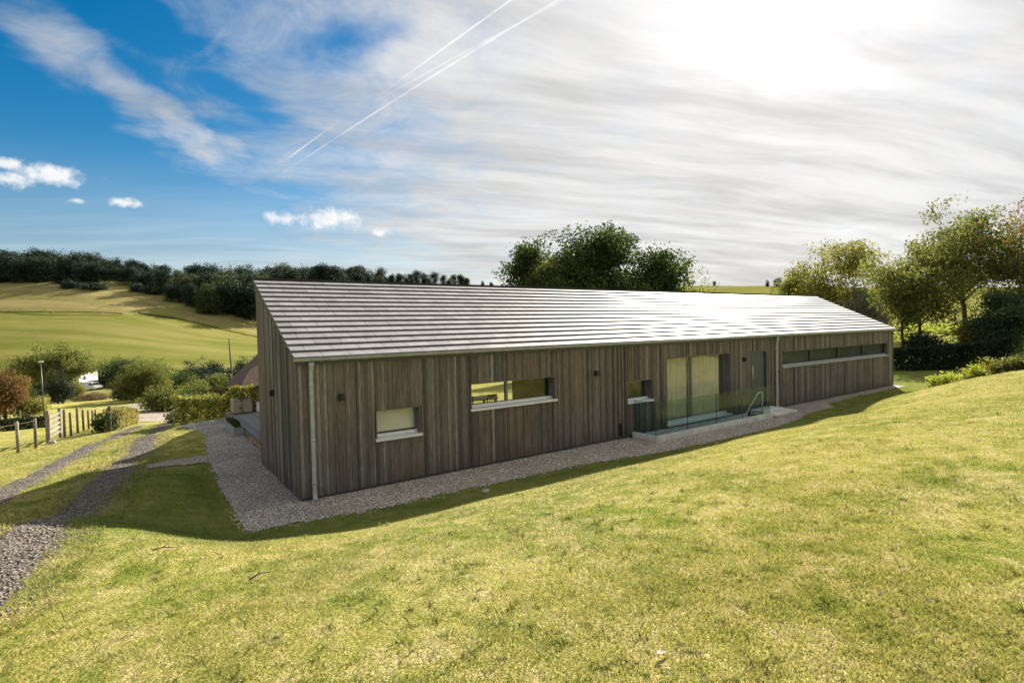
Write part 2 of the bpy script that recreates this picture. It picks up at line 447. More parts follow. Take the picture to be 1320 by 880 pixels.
def make_materials():
    # ---- ground
    mt, nt, out = new_mat('turf'); g = G(nt); P = g.pos()
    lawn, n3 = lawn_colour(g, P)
    z = g.attr('zone'); sep = g.n('ShaderNodeSeparateColor'); g.l(z, sep.inputs[0])
    # pasture: soft stripes along the contour and mottling
    st = g.n('ShaderNodeMapping'); st.inputs['Scale'].default_value = (.006, .045, .02); st.inputs['Rotation'].default_value = (0, 0, R(4)); g.l(P, st.inputs[0])
    p1 = g.noise(st.outputs[0], 1.6, 5, .6, .3); p2 = g.noise(P, .09, 5, .65)
    past = g.mix(g.remap(p1, .38, .62), (.158, .172, .036), (.25, .232, .075))
    past = g.mix(g.math('MULTIPLY', g.remap(p2, .45, .7), .5), past, (.205, .20, .058))
    d1 = g.noise(st.outputs[0], 3.2, 6, .7, .5); d2 = g.noise(P, .16, 6, .7)
    dry = g.mix(g.remap(d1, .36, .64), (.205, .185, .064), (.32, .265, .115))
    dry = g.mix(g.math('MULTIPLY', g.remap(d2, .5, .68), .65), dry, (.15, .155, .05))
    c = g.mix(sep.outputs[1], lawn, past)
    c = g.mix(sep.outputs[0], c, dry)
    c = g.mix(sep.outputs[2], c, (.22, .185, .12))
    h = g.math('ADD', g.noise(P, 38., 3, .7), g.math('MULTIPLY', n3, 1.2))
    fine = g.noise(P, 70., 3, .7)
    c = g.mix(1., c, g.remap(fine, .3, .7, .72, 1.22), 'MULTIPLY')
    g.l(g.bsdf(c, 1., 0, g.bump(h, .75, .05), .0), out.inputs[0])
    M['ground'] = mt

    # ---- grass blades
    mt, nt, out = new_mat('grass_blades'); g = G(nt); P = g.pos()
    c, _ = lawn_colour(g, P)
    t = g.attr('tone', 'Fac')
    c = g.mix(1., c, g.ramp(t, [(0, (.62, .80, .5)), (.25, (.9, 1.02, .8)), (.5, (1.12, 1.15, 1.)), (1, (1.55, 1.42, 1.4))]), 'MULTIPLY')
    geo = g.n('ShaderNodeNewGeometry').outputs['Normal']
    nn_ = g.vmath('NORMALIZE', g.vmath('ADD', g.vmath('MULTIPLY', geo, (.55, .55, .55)), (0, 0, .8)))
    a = g.bsdf(c, .62, 0, nn_, .25)
    tr = g.n('ShaderNodeBsdfTranslucent'); g.l(c, tr.inputs[0])
    mx = g.n('ShaderNodeMixShader'); mx.inputs[0].default_value = .35; g.l(a, mx.inputs[1]); g.l(tr.outputs[0], mx.inputs[2])
    g.l(mx.outputs[0], out.inputs[0]); M['blades'] = mt

    # ---- pale gravel, dark track stone, lane
    def gravel(name, cols, scale, bs):
        mt, nt, out = new_mat(name); g = G(nt); P = g.pos()
        vo = g.n('ShaderNodeTexVoronoi'); vo.inputs['Scale'].default_value = scale; g.l(P, vo.inputs['Vector'])
        sp_ = g.n('ShaderNodeSeparateColor'); g.l(vo.outputs['Color'], sp_.inputs[0])
        c = g.ramp(sp_.outputs[0], cols)
        n = g.noise(P, .9, 5, .6); c = g.mix(1., c, g.remap(n, .3, .7, .8, 1.15), 'MULTIPLY')
        c = g.mix(g.remap(vo.outputs['Distance'], .32, .62), c, tuple(.45 * q for q in cols[0][1]))
        hh = g.math('SUBTRACT', 1., vo.outputs['Distance'])
        g.l(g.bsdf(c, .85, 0, g.bump(hh, bs, .03), .3), out.inputs[0]); M[name] = mt
    gravel('gravel', [(0, (.36, .31, .25)), (.35, (.56, .50, .43)), (.7, (.68, .62, .54)), (1, (.84, .80, .73))], 34., .9)
    gravel('stone', [(0, (.12, .096, .072)), (.4, (.205, .172, .136)), (.8, (.29, .25, .205)), (1, (.38, .335, .28))], 30., .8)
    gravel('lane', [(0, (.36, .30, .22)), (.5, (.47, .40, .30)), (1, (.6, .53, .42))], 9., .4)

    # ---- weathered cladding
    def wood(name, dark, mid, pale, brown, stain=.5):
        mt, nt, out = new_mat(name); g = G(nt); O = g.coord()
        t = g.attr('tone', 'Fac')
        mp = g.n('ShaderNodeMapping'); mp.inputs['Scale'].default_value = (9, 9, .8); g.l(O, mp.inputs[0])
        off = g.n('ShaderNodeCombineXYZ'); g.l(g.math('MULTIPLY', t, 40.), off.inputs[2]); g.l(g.math('MULTIPLY', t, 17.), off.inputs[0])
        vv = g.vmath('ADD', mp.outputs[0], off.outputs[0])
        gr = g.noise(vv, 5., 6, .65, .6)
        c = g.ramp(t, [(0, dark), (.3, mid), (.55, brown), (.8, mid), (1, pale)])
        c = g.mix(1., c, g.remap(gr, .28, .72, .62, 1.38), 'MULTIPLY')
        # rain streaks and damp foot of the boards: long soft runs
        mp2 = g.n('ShaderNodeMapping'); mp2.inputs['Scale'].default_value = (1.3, 1.3, .28); g.l(O, mp2.inputs[0])
        sn = g.noise(mp2.outputs[0], 1.6, 5, .6, .4)
        c = g.mix(g.math('MULTIPLY', g.remap(sn, .46, .68), stain), c, dark)
        sx = g.n('ShaderNodeSeparateXYZ'); g.l(O, sx.inputs[0])
        zz = g.math('ADD', sx.outputs[2], g.math('MULTIPLY', g.math('SUBTRACT', sn, .5), 1.2))
        c = g.mix(g.remap(zz, .55, -.1, 0., .5), c, tuple(q * .8 for q in dark))
        # browner, less bleached patches
        br = g.noise(O, .32, 3, .5)
        c = g.mix(g.math('MULTIPLY', g.remap(br, .45, .65), .45), c, g.mix(1., c, (1.12, .92, .74), 'MULTIPLY'))
        # knots
        kn = g.n('ShaderNodeTexVoronoi'); kn.inputs['Scale'].default_value = 1.; g.l(vv, kn.inputs['Vector'])
        c = g.mix(g.remap(kn.outputs['Distance'], .10, .03, 0., .7), c, tuple(q * .5 for q in dark))
        g.l(g.bsdf(c, g.remap(gr, .3, .7, .62, .8), 0, g.bump(gr, .35, .01), .35), out.inputs[0]); M[name] = mt
    wood('cladding', (.050, .045, .042), (.140, .128, .117), (.245, .233, .219), (.158, .128, .101))
    wood('deck_wood', (.17, .165, .16), (.27, .265, .26), (.36, .355, .35), (.25, .235, .22), .25)
    wood('fence_wood', (.10, .085, .06), (.21, .185, .145), (.33, .30, .245), (.19, .15, .105), .3)
    wood('gate_wood', (.19, .168, .138), (.28, .25, .21), (.36, .33, .28), (.26, .225, .18), .15)

    # ---- slates
    mt, nt, out = new_mat('slate'); g = G(nt); O = g.coord(); t = g.attr('tone', 'Fac')
    n = g.noise(O, 3.5, 6, .65); n2 = g.noise(O, 26., 4, .6)
    c = g.ramp(t, [(0, (.235, .225, .23)), (.5, (.265, .255, .26)), (1, (.30, .288, .288))])
    c = g.mix(1., c, g.remap(n, .3, .7, .85, 1.15), 'MULTIPLY')
    ls = g.noise(O, 11., 5, .7)
    c = g.mix(g.math('MULTIPLY', g.remap(ls, .60, .70), .55), c, (.30, .29, .24))
    rgh = g.math('ADD', g.math('MULTIPLY', n, .14), g.math('ADD', .47, g.math('MULTIPLY', t, .04)))
    g.l(g.bsdf(c, rgh, 0, g.bump(g.math('ADD', n2, g.math('MULTIPLY', n, .3)), .12, .008), .22), out.inputs[0]); M['slate'] = mt

    M['zinc'] = simple('galvanised', (.34, .36, .37), .5, .08, .12, 5, .05)
    M['alu'] = simple('grey_aluminium', (.15, .165, .185), .4, .2, .08, 8, .03)
    M['sill'] = simple('pale_sill', (.66, .68, .72), .4, .25, .08, 8, .03)
    M['dark_frame'] = simple('dark_frame', (.055, .062, .068), .4, .1, .1, 9, .03)
    M['black'] = simple('black_metal', (.018, .018, .018), .45, .2, .1, 9, .03)
    M['door'] = simple('door_paint', (.05, .072, .085), .4, .0, .1, 3, .05)
    M['steel'] = simple('brushed_steel', (.62, .62, .60), .3, .9, .06, 20, .03)
    M['concrete'] = simple('concrete', (.56, .56, .53), .8, 0, .18, 3, .2)
    M['plaster'] = simple('white_plaster', (.80, .78, .73), .8, 0, .04, 2, .03)
    M['blind'] = simple('cream_blind', (.84, .82, .72), .8, 0, .04, 2, .05)
    M['grey_blind'] = simple('grey_blind', (.060, .066, .076), .7, 0, .25, 3, .05)
    M['curtain'] = simple('curtain', (.66, .62, .47), .85, 0, .06, 2, .05)
    M['reveal'] = simple('reveal_grey', (.115, .112, .11), .7, 0, .15, 5, .05)
    M['oak'] = simple('oak_panel', (.46, .27, .13), .5, 0, .25, 3, .05)
    M['oak_floor'] = simple('oak_floor', (.30, .19, .10), .4, 0, .2, 3, .05)
    M['white'] = simple('white_paint', (.8, .8, .78), .4, 0, .05, 4, .03)
    M['rubber'] = simple('rubber', (.02, .02, .02), .7, 0, .1, 4, .05)
    M['render'] = simple('white_render', (.72, .71, .68), .8, 0, .08, 1, .1)
    M['clay'] = simple('clay_tiles', (.115, .07, .054), .75, 0, .35, 2, .4)
    M['brick'] = simple('brick', (.26, .12, .075), .8, 0, .25, 6, .3)
    M['rattan'] = simple('rattan', (.34, .29, .22), .7, 0, .25, 40, .6)
    M['zinc_box'] = simple('planter_grey', (.26, .27, .28), .6, .0, .15, 5, .1)
    M['soil'] = simple('soil', (.05, .036, .025), .9, 0, .3, 20, .5)
    M['pole_wood'] = simple('pole_wood', (.085, .062, .045), .8, 0, .25, 6, .3)
    M['stone_block'] = simple('stone_block', (.34, .31, .26), .85, 0, .2, 12, .4)
    M['leaf_litter'] = simple('dry_leaf', (.55, .45, .30), .7, 0, .2, 30, .2)
    M['twig'] = simple('twig', (.06, .042, .03), .8, 0, .2, 30, .2)

    # ---- bark
    mt, nt, out = new_mat('bark'); g = G(nt); O = g.coord()
    mp = g.n('ShaderNodeMapping'); mp.inputs['Scale'].default_value = (6, 6, 1.2); g.l(O, mp.inputs[0])
    n = g.noise(mp.outputs[0], 2.5, 6, .7)
    g.l(g.bsdf(g.ramp(n, [(.25, (.030, .024, .018)), (.6, (.085, .070, .054)), (.85, (.16, .14, .11))]), .85, 0, g.bump(n, .7, .04), .2), out.inputs[0]); M['bark'] = mt

    # ---- glass: clear pane with a fresnel mirror, real thin sheet
    def glass(name, tint, ior, rough=.0):
        mt, nt, out = new_mat(name); g = G(nt)
        t_ = g.n('ShaderNodeBsdfTransparent'); t_.inputs[0].default_value = (*tint, 1)
        gl = g.n('ShaderNodeBsdfGlossy'); gl.inputs['Roughness'].default_value = rough
        wv = g.noise(g.pos(), .7, 2, .5)
        g.l(g.bump(wv, .02, .05), gl.inputs['Normal'])
        fr = g.n('ShaderNodeFresnel'); bf = g.n('ShaderNodeNewGeometry').outputs['Backfacing']; g.l(g.math('ADD', ior, g.math('MULTIPLY', bf, 1 / ior - ior)), fr.inputs[0])
        mx = g.n('ShaderNodeMixShader'); g.l(fr.outputs[0], mx.inputs[0]); g.l(t_.outputs[0], mx.inputs[1]); g.l(gl.outputs[0], mx.inputs[2])
        g.l(mx.outputs[0], out.inputs[0]); M[name] = mt
    glass('window_glass', (.92, .93, .92), 1.5, .01)
    glass('rail_glass', (.76, .84, .84), 1.28, .005)
    glass('dim_glass', (.8, .84, .86), 1.25, .02)

def leaf_mat(name, dark, mid, light, trans=.4):
    mt, nt, out = new_mat(name); g = G(nt)
    t = g.attr('tone', 'Fac')
    n = g.noise(g.pos(), .5, 3, .6)
    f = g.math('ADD', g.math('MULTIPLY', t, .7), g.math('MULTIPLY', n, .3))
    c = g.ramp(f, [(.12, dark), (.48, mid), (.86, light)])
    a = g.bsdf(c, .6, 0, None, .15)
    tr = g.n('ShaderNodeBsdfTranslucent'); g.l(g.mix(1., c, (1.25, 1.3, .75), 'MULTIPLY'), tr.inputs[0])
    mx = g.n('ShaderNodeMixShader'); mx.inputs[0].default_value = trans; g.l(a, mx.inputs[1]); g.l(tr.outputs[0], mx.inputs[2])
    g.l(mx.outputs[0], out.inputs[0]); M[name] = mt

make_materials()
leaf_mat('leaf_oak', (.022, .038, .014), (.048, .075, .024), (.10, .13, .040))
leaf_mat('leaf_wood', (.009, .021, .017), (.020, .041, .026), (.046, .070, .034), .2)
leaf_mat('leaf_wood_light', (.025, .038, .018), (.052, .07, .026), (.10, .115, .042), .3)
leaf_mat('leaf_yellow', (.07, .08, .02), (.17, .165, .045), (.31, .28, .085), .5)
leaf_mat('leaf_olive', (.05, .068, .02), (.13, .142, .045), (.24, .235, .09), .55)
leaf_mat('leaf_rust', (.07, .045, .02), (.17, .10, .045), (.28, .18, .08))
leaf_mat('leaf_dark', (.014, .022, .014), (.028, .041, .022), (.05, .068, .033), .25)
leaf_mat('leaf_pine', (.022, .046, .028), (.05, .09, .05), (.09, .135, .07), .4)
leaf_mat('leaf_lime', (.13, .16, .025), (.27, .30, .05), (.42, .42, .10), .58)
leaf_mat('leaf_beech', (.10, .085, .03), (.21, .18, .065), (.36, .31, .13), .45)
leaf_mat('leaf_grey', (.09, .09, .07), (.17, .165, .13), (.26, .25, .20))
leaf_mat('leaf_scrub', (.09, .06, .035), (.17, .12, .07), (.26, .20, .11))

# ------------------------------------------------------------------ sky and sun
def build_sky():
    w = bpy.data.worlds.new('World'); scene.world = w; w.use_nodes = True
    nt = w.node_tree; nt.nodes.clear(); g = G(nt)
    out = nt.nodes.new('ShaderNodeOutputWorld'); bg = nt.nodes.new('ShaderNodeBackground'); g.l(bg.outputs[0], out.inputs[0])
    bg.inputs['Strength'].default_value = SKY_STRENGTH
    D = g.coord('Generated')
    sky = g.n('ShaderNodeTexSky', sky_type='NISHITA'); sky.sun_disc = False
    sky.sun_elevation = math.asin(SUN_DIR[2]); sky.sun_rotation = math.atan2(SUN_DIR[0], SUN_DIR[1])
    sky.air_density = 1.0; sky.dust_density = .6; sky.ozone_density = 2.2; sky.altitude = 60
    hs = g.n('ShaderNodeHueSaturation'); hs.inputs['Saturation'].default_value = 1.55; hs.inputs['Value'].default_value = .84; hs.inputs['Hue'].default_value = .493
    g.l(sky.outputs[0], hs.inputs['Color'])
    s = g.n('ShaderNodeSeparateXYZ'); g.l(D, s.inputs[0])
    zc = g.math('MAXIMUM', s.outputs[2], .0)
    inv = g.math('DIVIDE', 1., g.math('ADD', zc, .12))
    cx = g.n('ShaderNodeCombineXYZ'); g.l(g.math('MULTIPLY', s.outputs[0], inv), cx.inputs[0]); g.l(g.math('MULTIPLY', s.outputs[1], inv), cx.inputs[1])
    P = cx.outputs[0]                                  # position on the cirrus layer, in units of its height
    px_, py_ = cx.inputs[0].links[0].from_socket, cx.inputs[1].links[0].from_socket
    dot = g.vmath('DOT_PRODUCT', D, tuple(SUN_DIR), 1)

    def on_plane(px, py):
        d = ray(px, py); d = d / np.linalg.norm(d); return d[0] / (d[2] + .12), d[1] / (d[2] + .12)
    wn = g.n('ShaderNodeTexNoise'); wn.inputs['Scale'].default_value = .6; wn.inputs['Detail'].default_value = 3; g.l(P, wn.inputs['Vector'])
    warp = g.vmath('MULTIPLY', g.vmath('SUBTRACT', wn.outputs['Color'], (.5, .5, .5)), (.45, .45, 0))
    PW = g.vmath('ADD', P, warp)
    az = g.math('ARCTAN2', s.outputs[0], s.outputs[1]); el = g.math('ARCSINE', s.outputs[2])
    aen = g.n('ShaderNodeCombineXYZ'); g.l(az, aen.inputs[0]); g.l(el, aen.inputs[1]); AE = aen.outputs[0]
    AEW = g.vmath('ADD', AE, g.vmath('MULTIPLY', g.vmath('SUBTRACT', g.noise(P, 2.2, 4, .55, out='Color'), (.5, .5, .5)), (.16, .12, 0)))
    def azel(px, py):
        d = ray(px, py); d = d / np.linalg.norm(d); return math.atan2(d[0], d[1]), math.asin(d[2])
    def patch(px, py, rx, ry, ang=0., soft=.05):
        a_, e_ = azel(px, py)
        a = g.n('ShaderNodeMapping', vector_type='TEXTURE'); a.inputs['Location'].default_value = (a_, e_, 0)
        a.inputs['Rotation'].default_value = (0, 0, ang); a.inputs['Scale'].default_value = (rx, ry, 1); g.l(AEW, a.inputs[0])
        return g.remap(g.vmath('LENGTH', a.outputs[0], out=1), 1., soft)
    def streaks(ang, sx, sy, scale, detail=7, rough=.6, dist=.6, vec=None):
        a = g.n('ShaderNodeMapping'); a.inputs['Rotation'].default_value = (0, 0, ang); g.l(PW if vec is None else vec, a.inputs[0])
        b = g.n('ShaderNodeMapping'); b.inputs['Scale'].default_value = (sx, sy, 1); g.l(a.outputs[0], b.inputs[0])
        return g.noise(b.outputs[0], scale, detail, rough, dist)
    n1 = streaks(R(-30), .5, 1.6, 1.2, 6, .58, .3)
    n2 = streaks(R(-14), .34, 1.7, 2.1, 6, .6, .2)
    n3 = g.noise(PW, .6, 4, .55)
    n4 = g.noise(PW, 3.6, 9, .68, .5)
    veil = g.math('MAXIMUM', g.remap(az, -.95, .22), g.remap(az, -1.15, -1.9))  # second ramp: unseen cloud added behind the camera to whiten the ambient light
    hook = None
    for k_, b_ in ((.40, (420, 130, .20, .06, R(-30))), (.36, (200, 235, .16, .03, R(-20))), (.55, (75, 60, .13, .10, R(-50))), (.62, (150, 110, .16, .07, R(-38))), (.66, (235, 165, .17, .05, R(-36))), (.55, (300, 192, .12, .035, R(-18))), (.34, (250, 85, .30, .11, R(-22))), (.34, (560, 60, .28, .13, 0.)), (.42, (290, 40, .14, .022, R(48))), (.30, (420, 215, .3, .09, R(-8))), (.28, (620, 250, .3, .16, 0.))):
        q = g.math('MULTIPLY', patch(*b_), k_); hook = q if hook is None else g.math('MAXIMUM', hook, q)
    gaps = None
    for b_ in ((455, 40, .15, .05, R(24)), (60, 190, .20, .14, R(-35)), (200, 20, .16, .05, R(-10)), (40, 320, .3, .06, 0.), (230, 300, .2, .05, 0.), (315, 118, .11, .04, R(-5)), (345, 135, .08, .03, 0.)):
        q = patch(*b_); gaps = q if gaps is None else g.math('MAXIMUM', gaps, q)
    cov = g.math('SUBTRACT', g.math('MAXIMUM', veil, hook), g.math('MULTIPLY', gaps, .36))
    wisps = g.math('ADD', g.math('MULTIPLY', g.math('SUBTRACT', n1, .5), .80), g.math('ADD', g.math('MULTIPLY', g.math('SUBTRACT', n3, .5), .35), g.math('MULTIPLY', g.math('SUBTRACT', n4, .5), .85)))
    dens = g.math('ADD', cov, wisps)
    alpha = g.math('MULTIPLY', g.remap(dens, .12, 1.02), .97)
    low = g.math('MULTIPLY', g.remap(s.outputs[2], .30, .0), g.remap(az, -1.2, .2, .34, .97))
    alpha = g.math('MAXIMUM', alpha, low)
    # forward scattering: thin ice cloud is brightest round the sun, its thicker strands greyer
    fwd = g.math('POWER', g.math('MAXIMUM', dot, 0.), 5.); fw2 = g.math('POWER', g.math('MAXIMUM', dot, 0.), 80.)
    lum = g.math('ADD', CLOUD0, g.math('ADD', g.math('MULTIPLY', fwd, CLOUD1), g.math('MULTIPLY', fw2, CLOUD2)))
    lum = g.math('MULTIPLY', lum, g.remap(g.math('ADD', g.math('MULTIPLY', n2, .75), g.math('MULTIPLY', n1, .25)), .36, .66, 1.09, .73))
    cc = g.mix(1., (1., .985, .965), lum, 'MULTIPLY')
    c = g.mix(alpha, hs.outputs[0], cc)
    # vapour trails: straight lines on the same layer
    for (p0, p1, wid, k) in (((745, -60), (480, 130), .0035, .9), ((740, -12), (345, 236), .0045, .6), ((735, -4), (450, 150), .003, .45), ((396, 186), (366, 208), .003, .8)):
        a_ = np.array(on_plane(*p0)); b_ = np.array(on_plane(*p1)); dd = b_ - a_; ln = np.linalg.norm(dd); dd /= ln
        rel = g.vmath('SUBTRACT', P, (float(a_[0]), float(a_[1]), 0))
        along = g.vmath('DOT_PRODUCT', rel, (float(dd[0]), float(dd[1]), 0), 1)
        side = g.math('ABSOLUTE', g.vmath('DOT_PRODUCT', rel, (float(-dd[1]), float(dd[0]), 0), 1))
        fray = g.math('MULTIPLY', g.noise(P, 26., 4, .7), wid * 1.6)
        m_ = g.math('MULTIPLY', g.remap(side, wid * 1.6, 0.), g.math('MULTIPLY', g.remap(along, -.3, .0), g.remap(along, ln, ln * .45)))
        m_ = g.math('MULTIPLY', m_, g.remap(g.noise(P, 7., 4, .7), .3, .55, .35, 1.))
        c = g.mix(g.math('MULTIPLY', m_, k), c, g.mix(1., (1., .99, .98), g.math('MULTIPLY', lum, 1.32), 'MULTIPLY'))
    # small fair-weather clouds low in the sky
    ae = aen
    cn = g.noise(ae.outputs[0], 42., 6, .6)
    cum = None
    for (px, py, rx, ry) in ((8, 209, .030, .011), (14, 232, .036, .013), (66, 226, .050, .020), (163, 262, .022, .009), (98, 259, .012, .006), (425, 282, .062, .023), (365, 281, .034, .012), (490, 300, .024, .010)):
        d = ray(px, py); d /= np.linalg.norm(d)
        a = g.n('ShaderNodeMapping', vector_type='TEXTURE'); a.inputs['Location'].default_value = (math.atan2(d[0], d[1]), math.asin(d[2]), 0)
        a.inputs['Scale'].default_value = (rx, ry, 1); g.l(ae.outputs[0], a.inputs[0])
        q = g.math('SUBTRACT', 1., g.vmath('LENGTH', a.outputs[0], out=1))
        cum = q if cum is None else g.math('MAXIMUM', cum, q)
    cm = g.remap(g.math('ADD', cum, g.math('MULTIPLY', g.math('SUBTRACT', cn, .5), 2.3)), .02, .92)
    c = g.mix(g.math('MULTIPLY', cm, .84), c, g.mix(1., (1., .985, .97), g.math('ADD', g.math('MULTIPLY', cn, 3.6), 6.2), 'MULTIPLY'))
    # below the horizon: dull earth tone
    c = g.mix(g.remap(s.outputs[2], -.02, -.06), c, (1.2, 1.2, .7))
    g.l(c, bg.inputs['Color'])
    w.cycles.sampling_method = 'MANUAL'; w.cycles.sample_map_resolution = 1024
    sl = bpy.data.lights.new('sun', 'SUN'); sl.energy = SUN_STRENGTH; sl.angle = R(.55); sl.color = (1., .93, .82)
    so = bpy.data.objects.new('sun', sl); col.objects.link(so)
    so.rotation_euler = Vector(-SUN_DIR).to_track_quat('-Z', 'Y').to_euler(); so.location = (30, 60, 40)

SKY_STRENGTH, SUN_STRENGTH = .050, 5.0
CLOUD0, CLOUD1, CLOUD2 = 5.8, 1.0, 2.8
build_sky()
vs_ = scene.view_settings; vs_.view_transform = 'Standard'; vs_.look = 'None'; vs_.exposure = 1.38; vs_.gamma = 1.; vs_.use_curve_mapping = False
scene.cycles.max_bounces = 8; scene.cycles.transparent_max_bounces = 16; scene.cycles.caustics_reflective = False; scene.cycles.caustics_refractive = False
scene.cycles.sample_clamp_indirect = 6.
try: scene.cycles.use_denoising = True
except Exception: pass

tag(build_terrain(), kind='structure')

# ================================================================== the house
SL = (HR - HE) / (W + .12)
def roof_z(v): return HE + (v + .12) * SL
house = empty('barn_house', (AX, AY, 0), RZ)
tag(house, 'long low house clad in weathered grey timber boards under a single slate slope', 'house')

OPEN = {'w1': (1.56, 2.60, 1.05, 1.66), 'w2': (3.93, 6.56, 1.44, 2.05), 'w3': (9.32, 10.42, 1.07, 1.69),
        'patio': (11.10, 14.55, .17, 2.31), 'door': (15.90, 16.96, .17, 2.31), 'strip': (18.02, 27.92, 1.60, 2.20)}

def planks(mb, a0, a1, zbot, ztop, openings, axis, face, out_sign, seed, wmin=.038, wmax=.088):
    """vertical boards along axis 'u' or 'v'; face = coordinate of the wall plane, out_sign = outward direction"""
    r = random.Random(seed); a = a0
    while a < a1 - .01:
        w = min(r.uniform(wmin, wmax), a1 - a)
        if a1 - (a + w) < .04: w = a1 - a
        depth = r.choice((.020, .024, .034, .038)) + r.uniform(0, .004); tone = r.random()
        c = a + w / 2; segs = [(zbot + r.uniform(-.012, .012), ztop(c) if callable(ztop) else ztop)]
        for (o0, o1, z0, z1) in openings:
            if o0 < c < o1:
                ns = []
                for s0, s1 in segs:
                    if z0 > s0: ns.append((s0, min(s1, z0)))
                    if z1 < s1: ns.append((max(s0, z1), s1))
                segs = [q for q in ns if q[1] - q[0] > .02]
        for s0, s1 in segs:
            g_ = .0025
            lo, hi = sorted((face, face + out_sign * depth))
            if axis == 'u': mb.box(a + g_, a + w - g_, lo, hi, s0, s1, tone)
            else: mb.box(lo, hi, a + g_, a + w - g_, s0, s1, tone)
        a += w

def wall_grid(mb, a0, a1, z0, z1, openings, axis, t0, t1):
    xs = sorted({a0, a1, *[o for q in openings for o in q[:2]]}); 
    for x0, x1 in zip(xs[:-1], xs[1:]):
        c = (x0 + x1) / 2; segs = [(z0, z1)]
        for (o0, o1, p0, p1) in openings:
            if o0 < c < o1:
                ns = []
                for s0, s1 in segs:
                    if p0 > s0: ns.append((s0, min(s1, p0)))
                    if p1 < s1: ns.append((max(s0, p1), s1))
                segs = [q for q in ns if q[1] - q[0] > .01]
        for s0, s1 in segs:
            if axis == 'u': mb.box(x0, x1, t0, t1, s0, s1)
            else: mb.box(t0, t1, x0, x1, s0, s1)

WT = .26                                   # wall thickness
EAVE_Z = HE - .12
b = MB(); planks(b, .0, L, .07, EAVE_Z, list(OPEN.values()), 'u', 0., -1, 5); b.build('front_cladding', M['cladding'], house)
b = MB(); planks(b, .012, W, .07, lambda v: roof_z(v) - .13, [], 'v', 0., -1, 8, .075, .125)
c_ = b.build('gable_cladding', M['cladding'], house)
b = MB(); wall_grid(b, .004, L, -.35, EAVE_Z - .02, list(OPEN.values()), 'u', .004, WT); b.build('front_wall', M['dark_frame'], house)

def gable_slab(u0, u1, v0, v1, zb, z0, z1):
    return [(u0, v0, zb), (u1, v0, zb), (u1, v1, zb), (u0, v1, zb), (u0, v0, z0), (u1, v0, z0), (u1, v1, z1), (u0, v1, z1)], \
        [(0, 3, 2, 1), (4, 5, 6, 7), (0, 1, 5, 4), (1, 2, 6, 5), (2, 3, 7, 6), (3, 0, 4, 7)]
GB = .98                                   # the rear half starts further along: covered deck in the recess
VB = 7.66
b = MB()
b.add(*gable_slab(.004, WT, WT + .002, W, -.35, roof_z(WT) - .16, roof_z(W) - .16))
b.build('gable_wall', M['dark_frame'], house); b = MB()
b.add(*gable_slab(L - WT, L - .004, WT + .002, W, -.35, roof_z(WT) - .16, roof_z(W) - .16))
b.build('gable_wall', M['dark_frame'], house); b = MB()
b.add(*gable_slab(GB, GB + WT, W + .002, VB, -.35, roof_z(W) - .16, roof_z(-.0) - .2))
b.build('gable_wall', M['dark_frame'], house); b = MB()
b.add(*gable_slab(L - WT, L - .004, W + .002, VB, -.35, roof_z(W) - .16, roof_z(-.0) - .2))
b.build('gable_wall', M['dark_frame'], house)
b = MB(); b.box(WT + .002, GB - .002, W - .25, W - .003, -.35, roof_z(W) - .3); planks(b, .0, GB, .25, roof_z(W) - .2, [], 'u', W, 1, 12)
b.build('recess_wall', M['cladding'], house)
SECOND = (3.0, 6.6)                        # short second gable behind the first, facing the deck
b = MB(); prof2 = [(VB + .004, -.35), (14.0, -.35), (14.0, 2.0), (9.6, 3.85), (VB + .004, 2.75)]
n_ = len(prof2); b.add([(SECOND[0], v, z) for v, z in prof2] + [(SECOND[1], v, z) for v, z in prof2], [tuple(range(n_)), tuple(reversed(range(n_, 2 * n_)))] + [(i, i + n_, (i + 1) % n_ + n_, (i + 1) % n_) for i in range(n_)])
planks(b, VB + .01, 14., .07, lambda v: min(2.75 + (v - VB) * .567, 3.85 - (v - 9.6) * .42) - .02, [], 'v', SECOND[0] - .003, -1, 33); b.build('rear_wing', M['cladding'], house)
BACK = [(6.9, 13.6, .17, 2.3), (15, 17, .9, 2.1), (19, 27, .9, 2.1)]
b = MB(); wall_grid(b, GB + WT + .002, L - WT - .002, -.35, 2.72, BACK, 'u', VB - WT, VB); planks(b, GB, L, .07, 2.7, BACK, 'u', VB + .003, 1, 15); b.build('rear_wall', M['cladding'], house)
b = MB(); planks(b, .0, W, .07, lambda v: roof_z(v) - .13, [], 'v', L, 1, 9); planks(b, W, VB, .07, lambda v: roof_z(2 * W - v) - .13, [], 'v', L, 1, 10); b.build('end_cladding', M['cladding'], house)
# inside: floor, partitions, an oak panelled wall
b = MB(); b.box(WT + .01, L - WT - .01, WT + .01, VB - WT - .01, .05, .15); b.build('floor', M['oak_floor'], house)
for u in (3.2, 10.9, 15.1, 17.4):
    b = MB(); b.add(*gable_slab(u, u + .12, WT + .01, W - .3 if u < 4 else W, .16, roof_z(WT) - .2, roof_z(W) - .4)); b.build('partition', M['plaster'], house)
b = MB(); b.add(*gable_slab(14.9, 15.02, W + .01, VB - WT - .01, .16, roof_z(W) - .4, 2.6))
b.build('partition', M['plaster'], house)
for u0, u1 in ((6.15, 8.6), (9.6, 10.88)): b = MB(); b.box(u0, u1, 1.3, 1.4, .16, 2.9); b.build('oak_panelling', M['oak'], house)

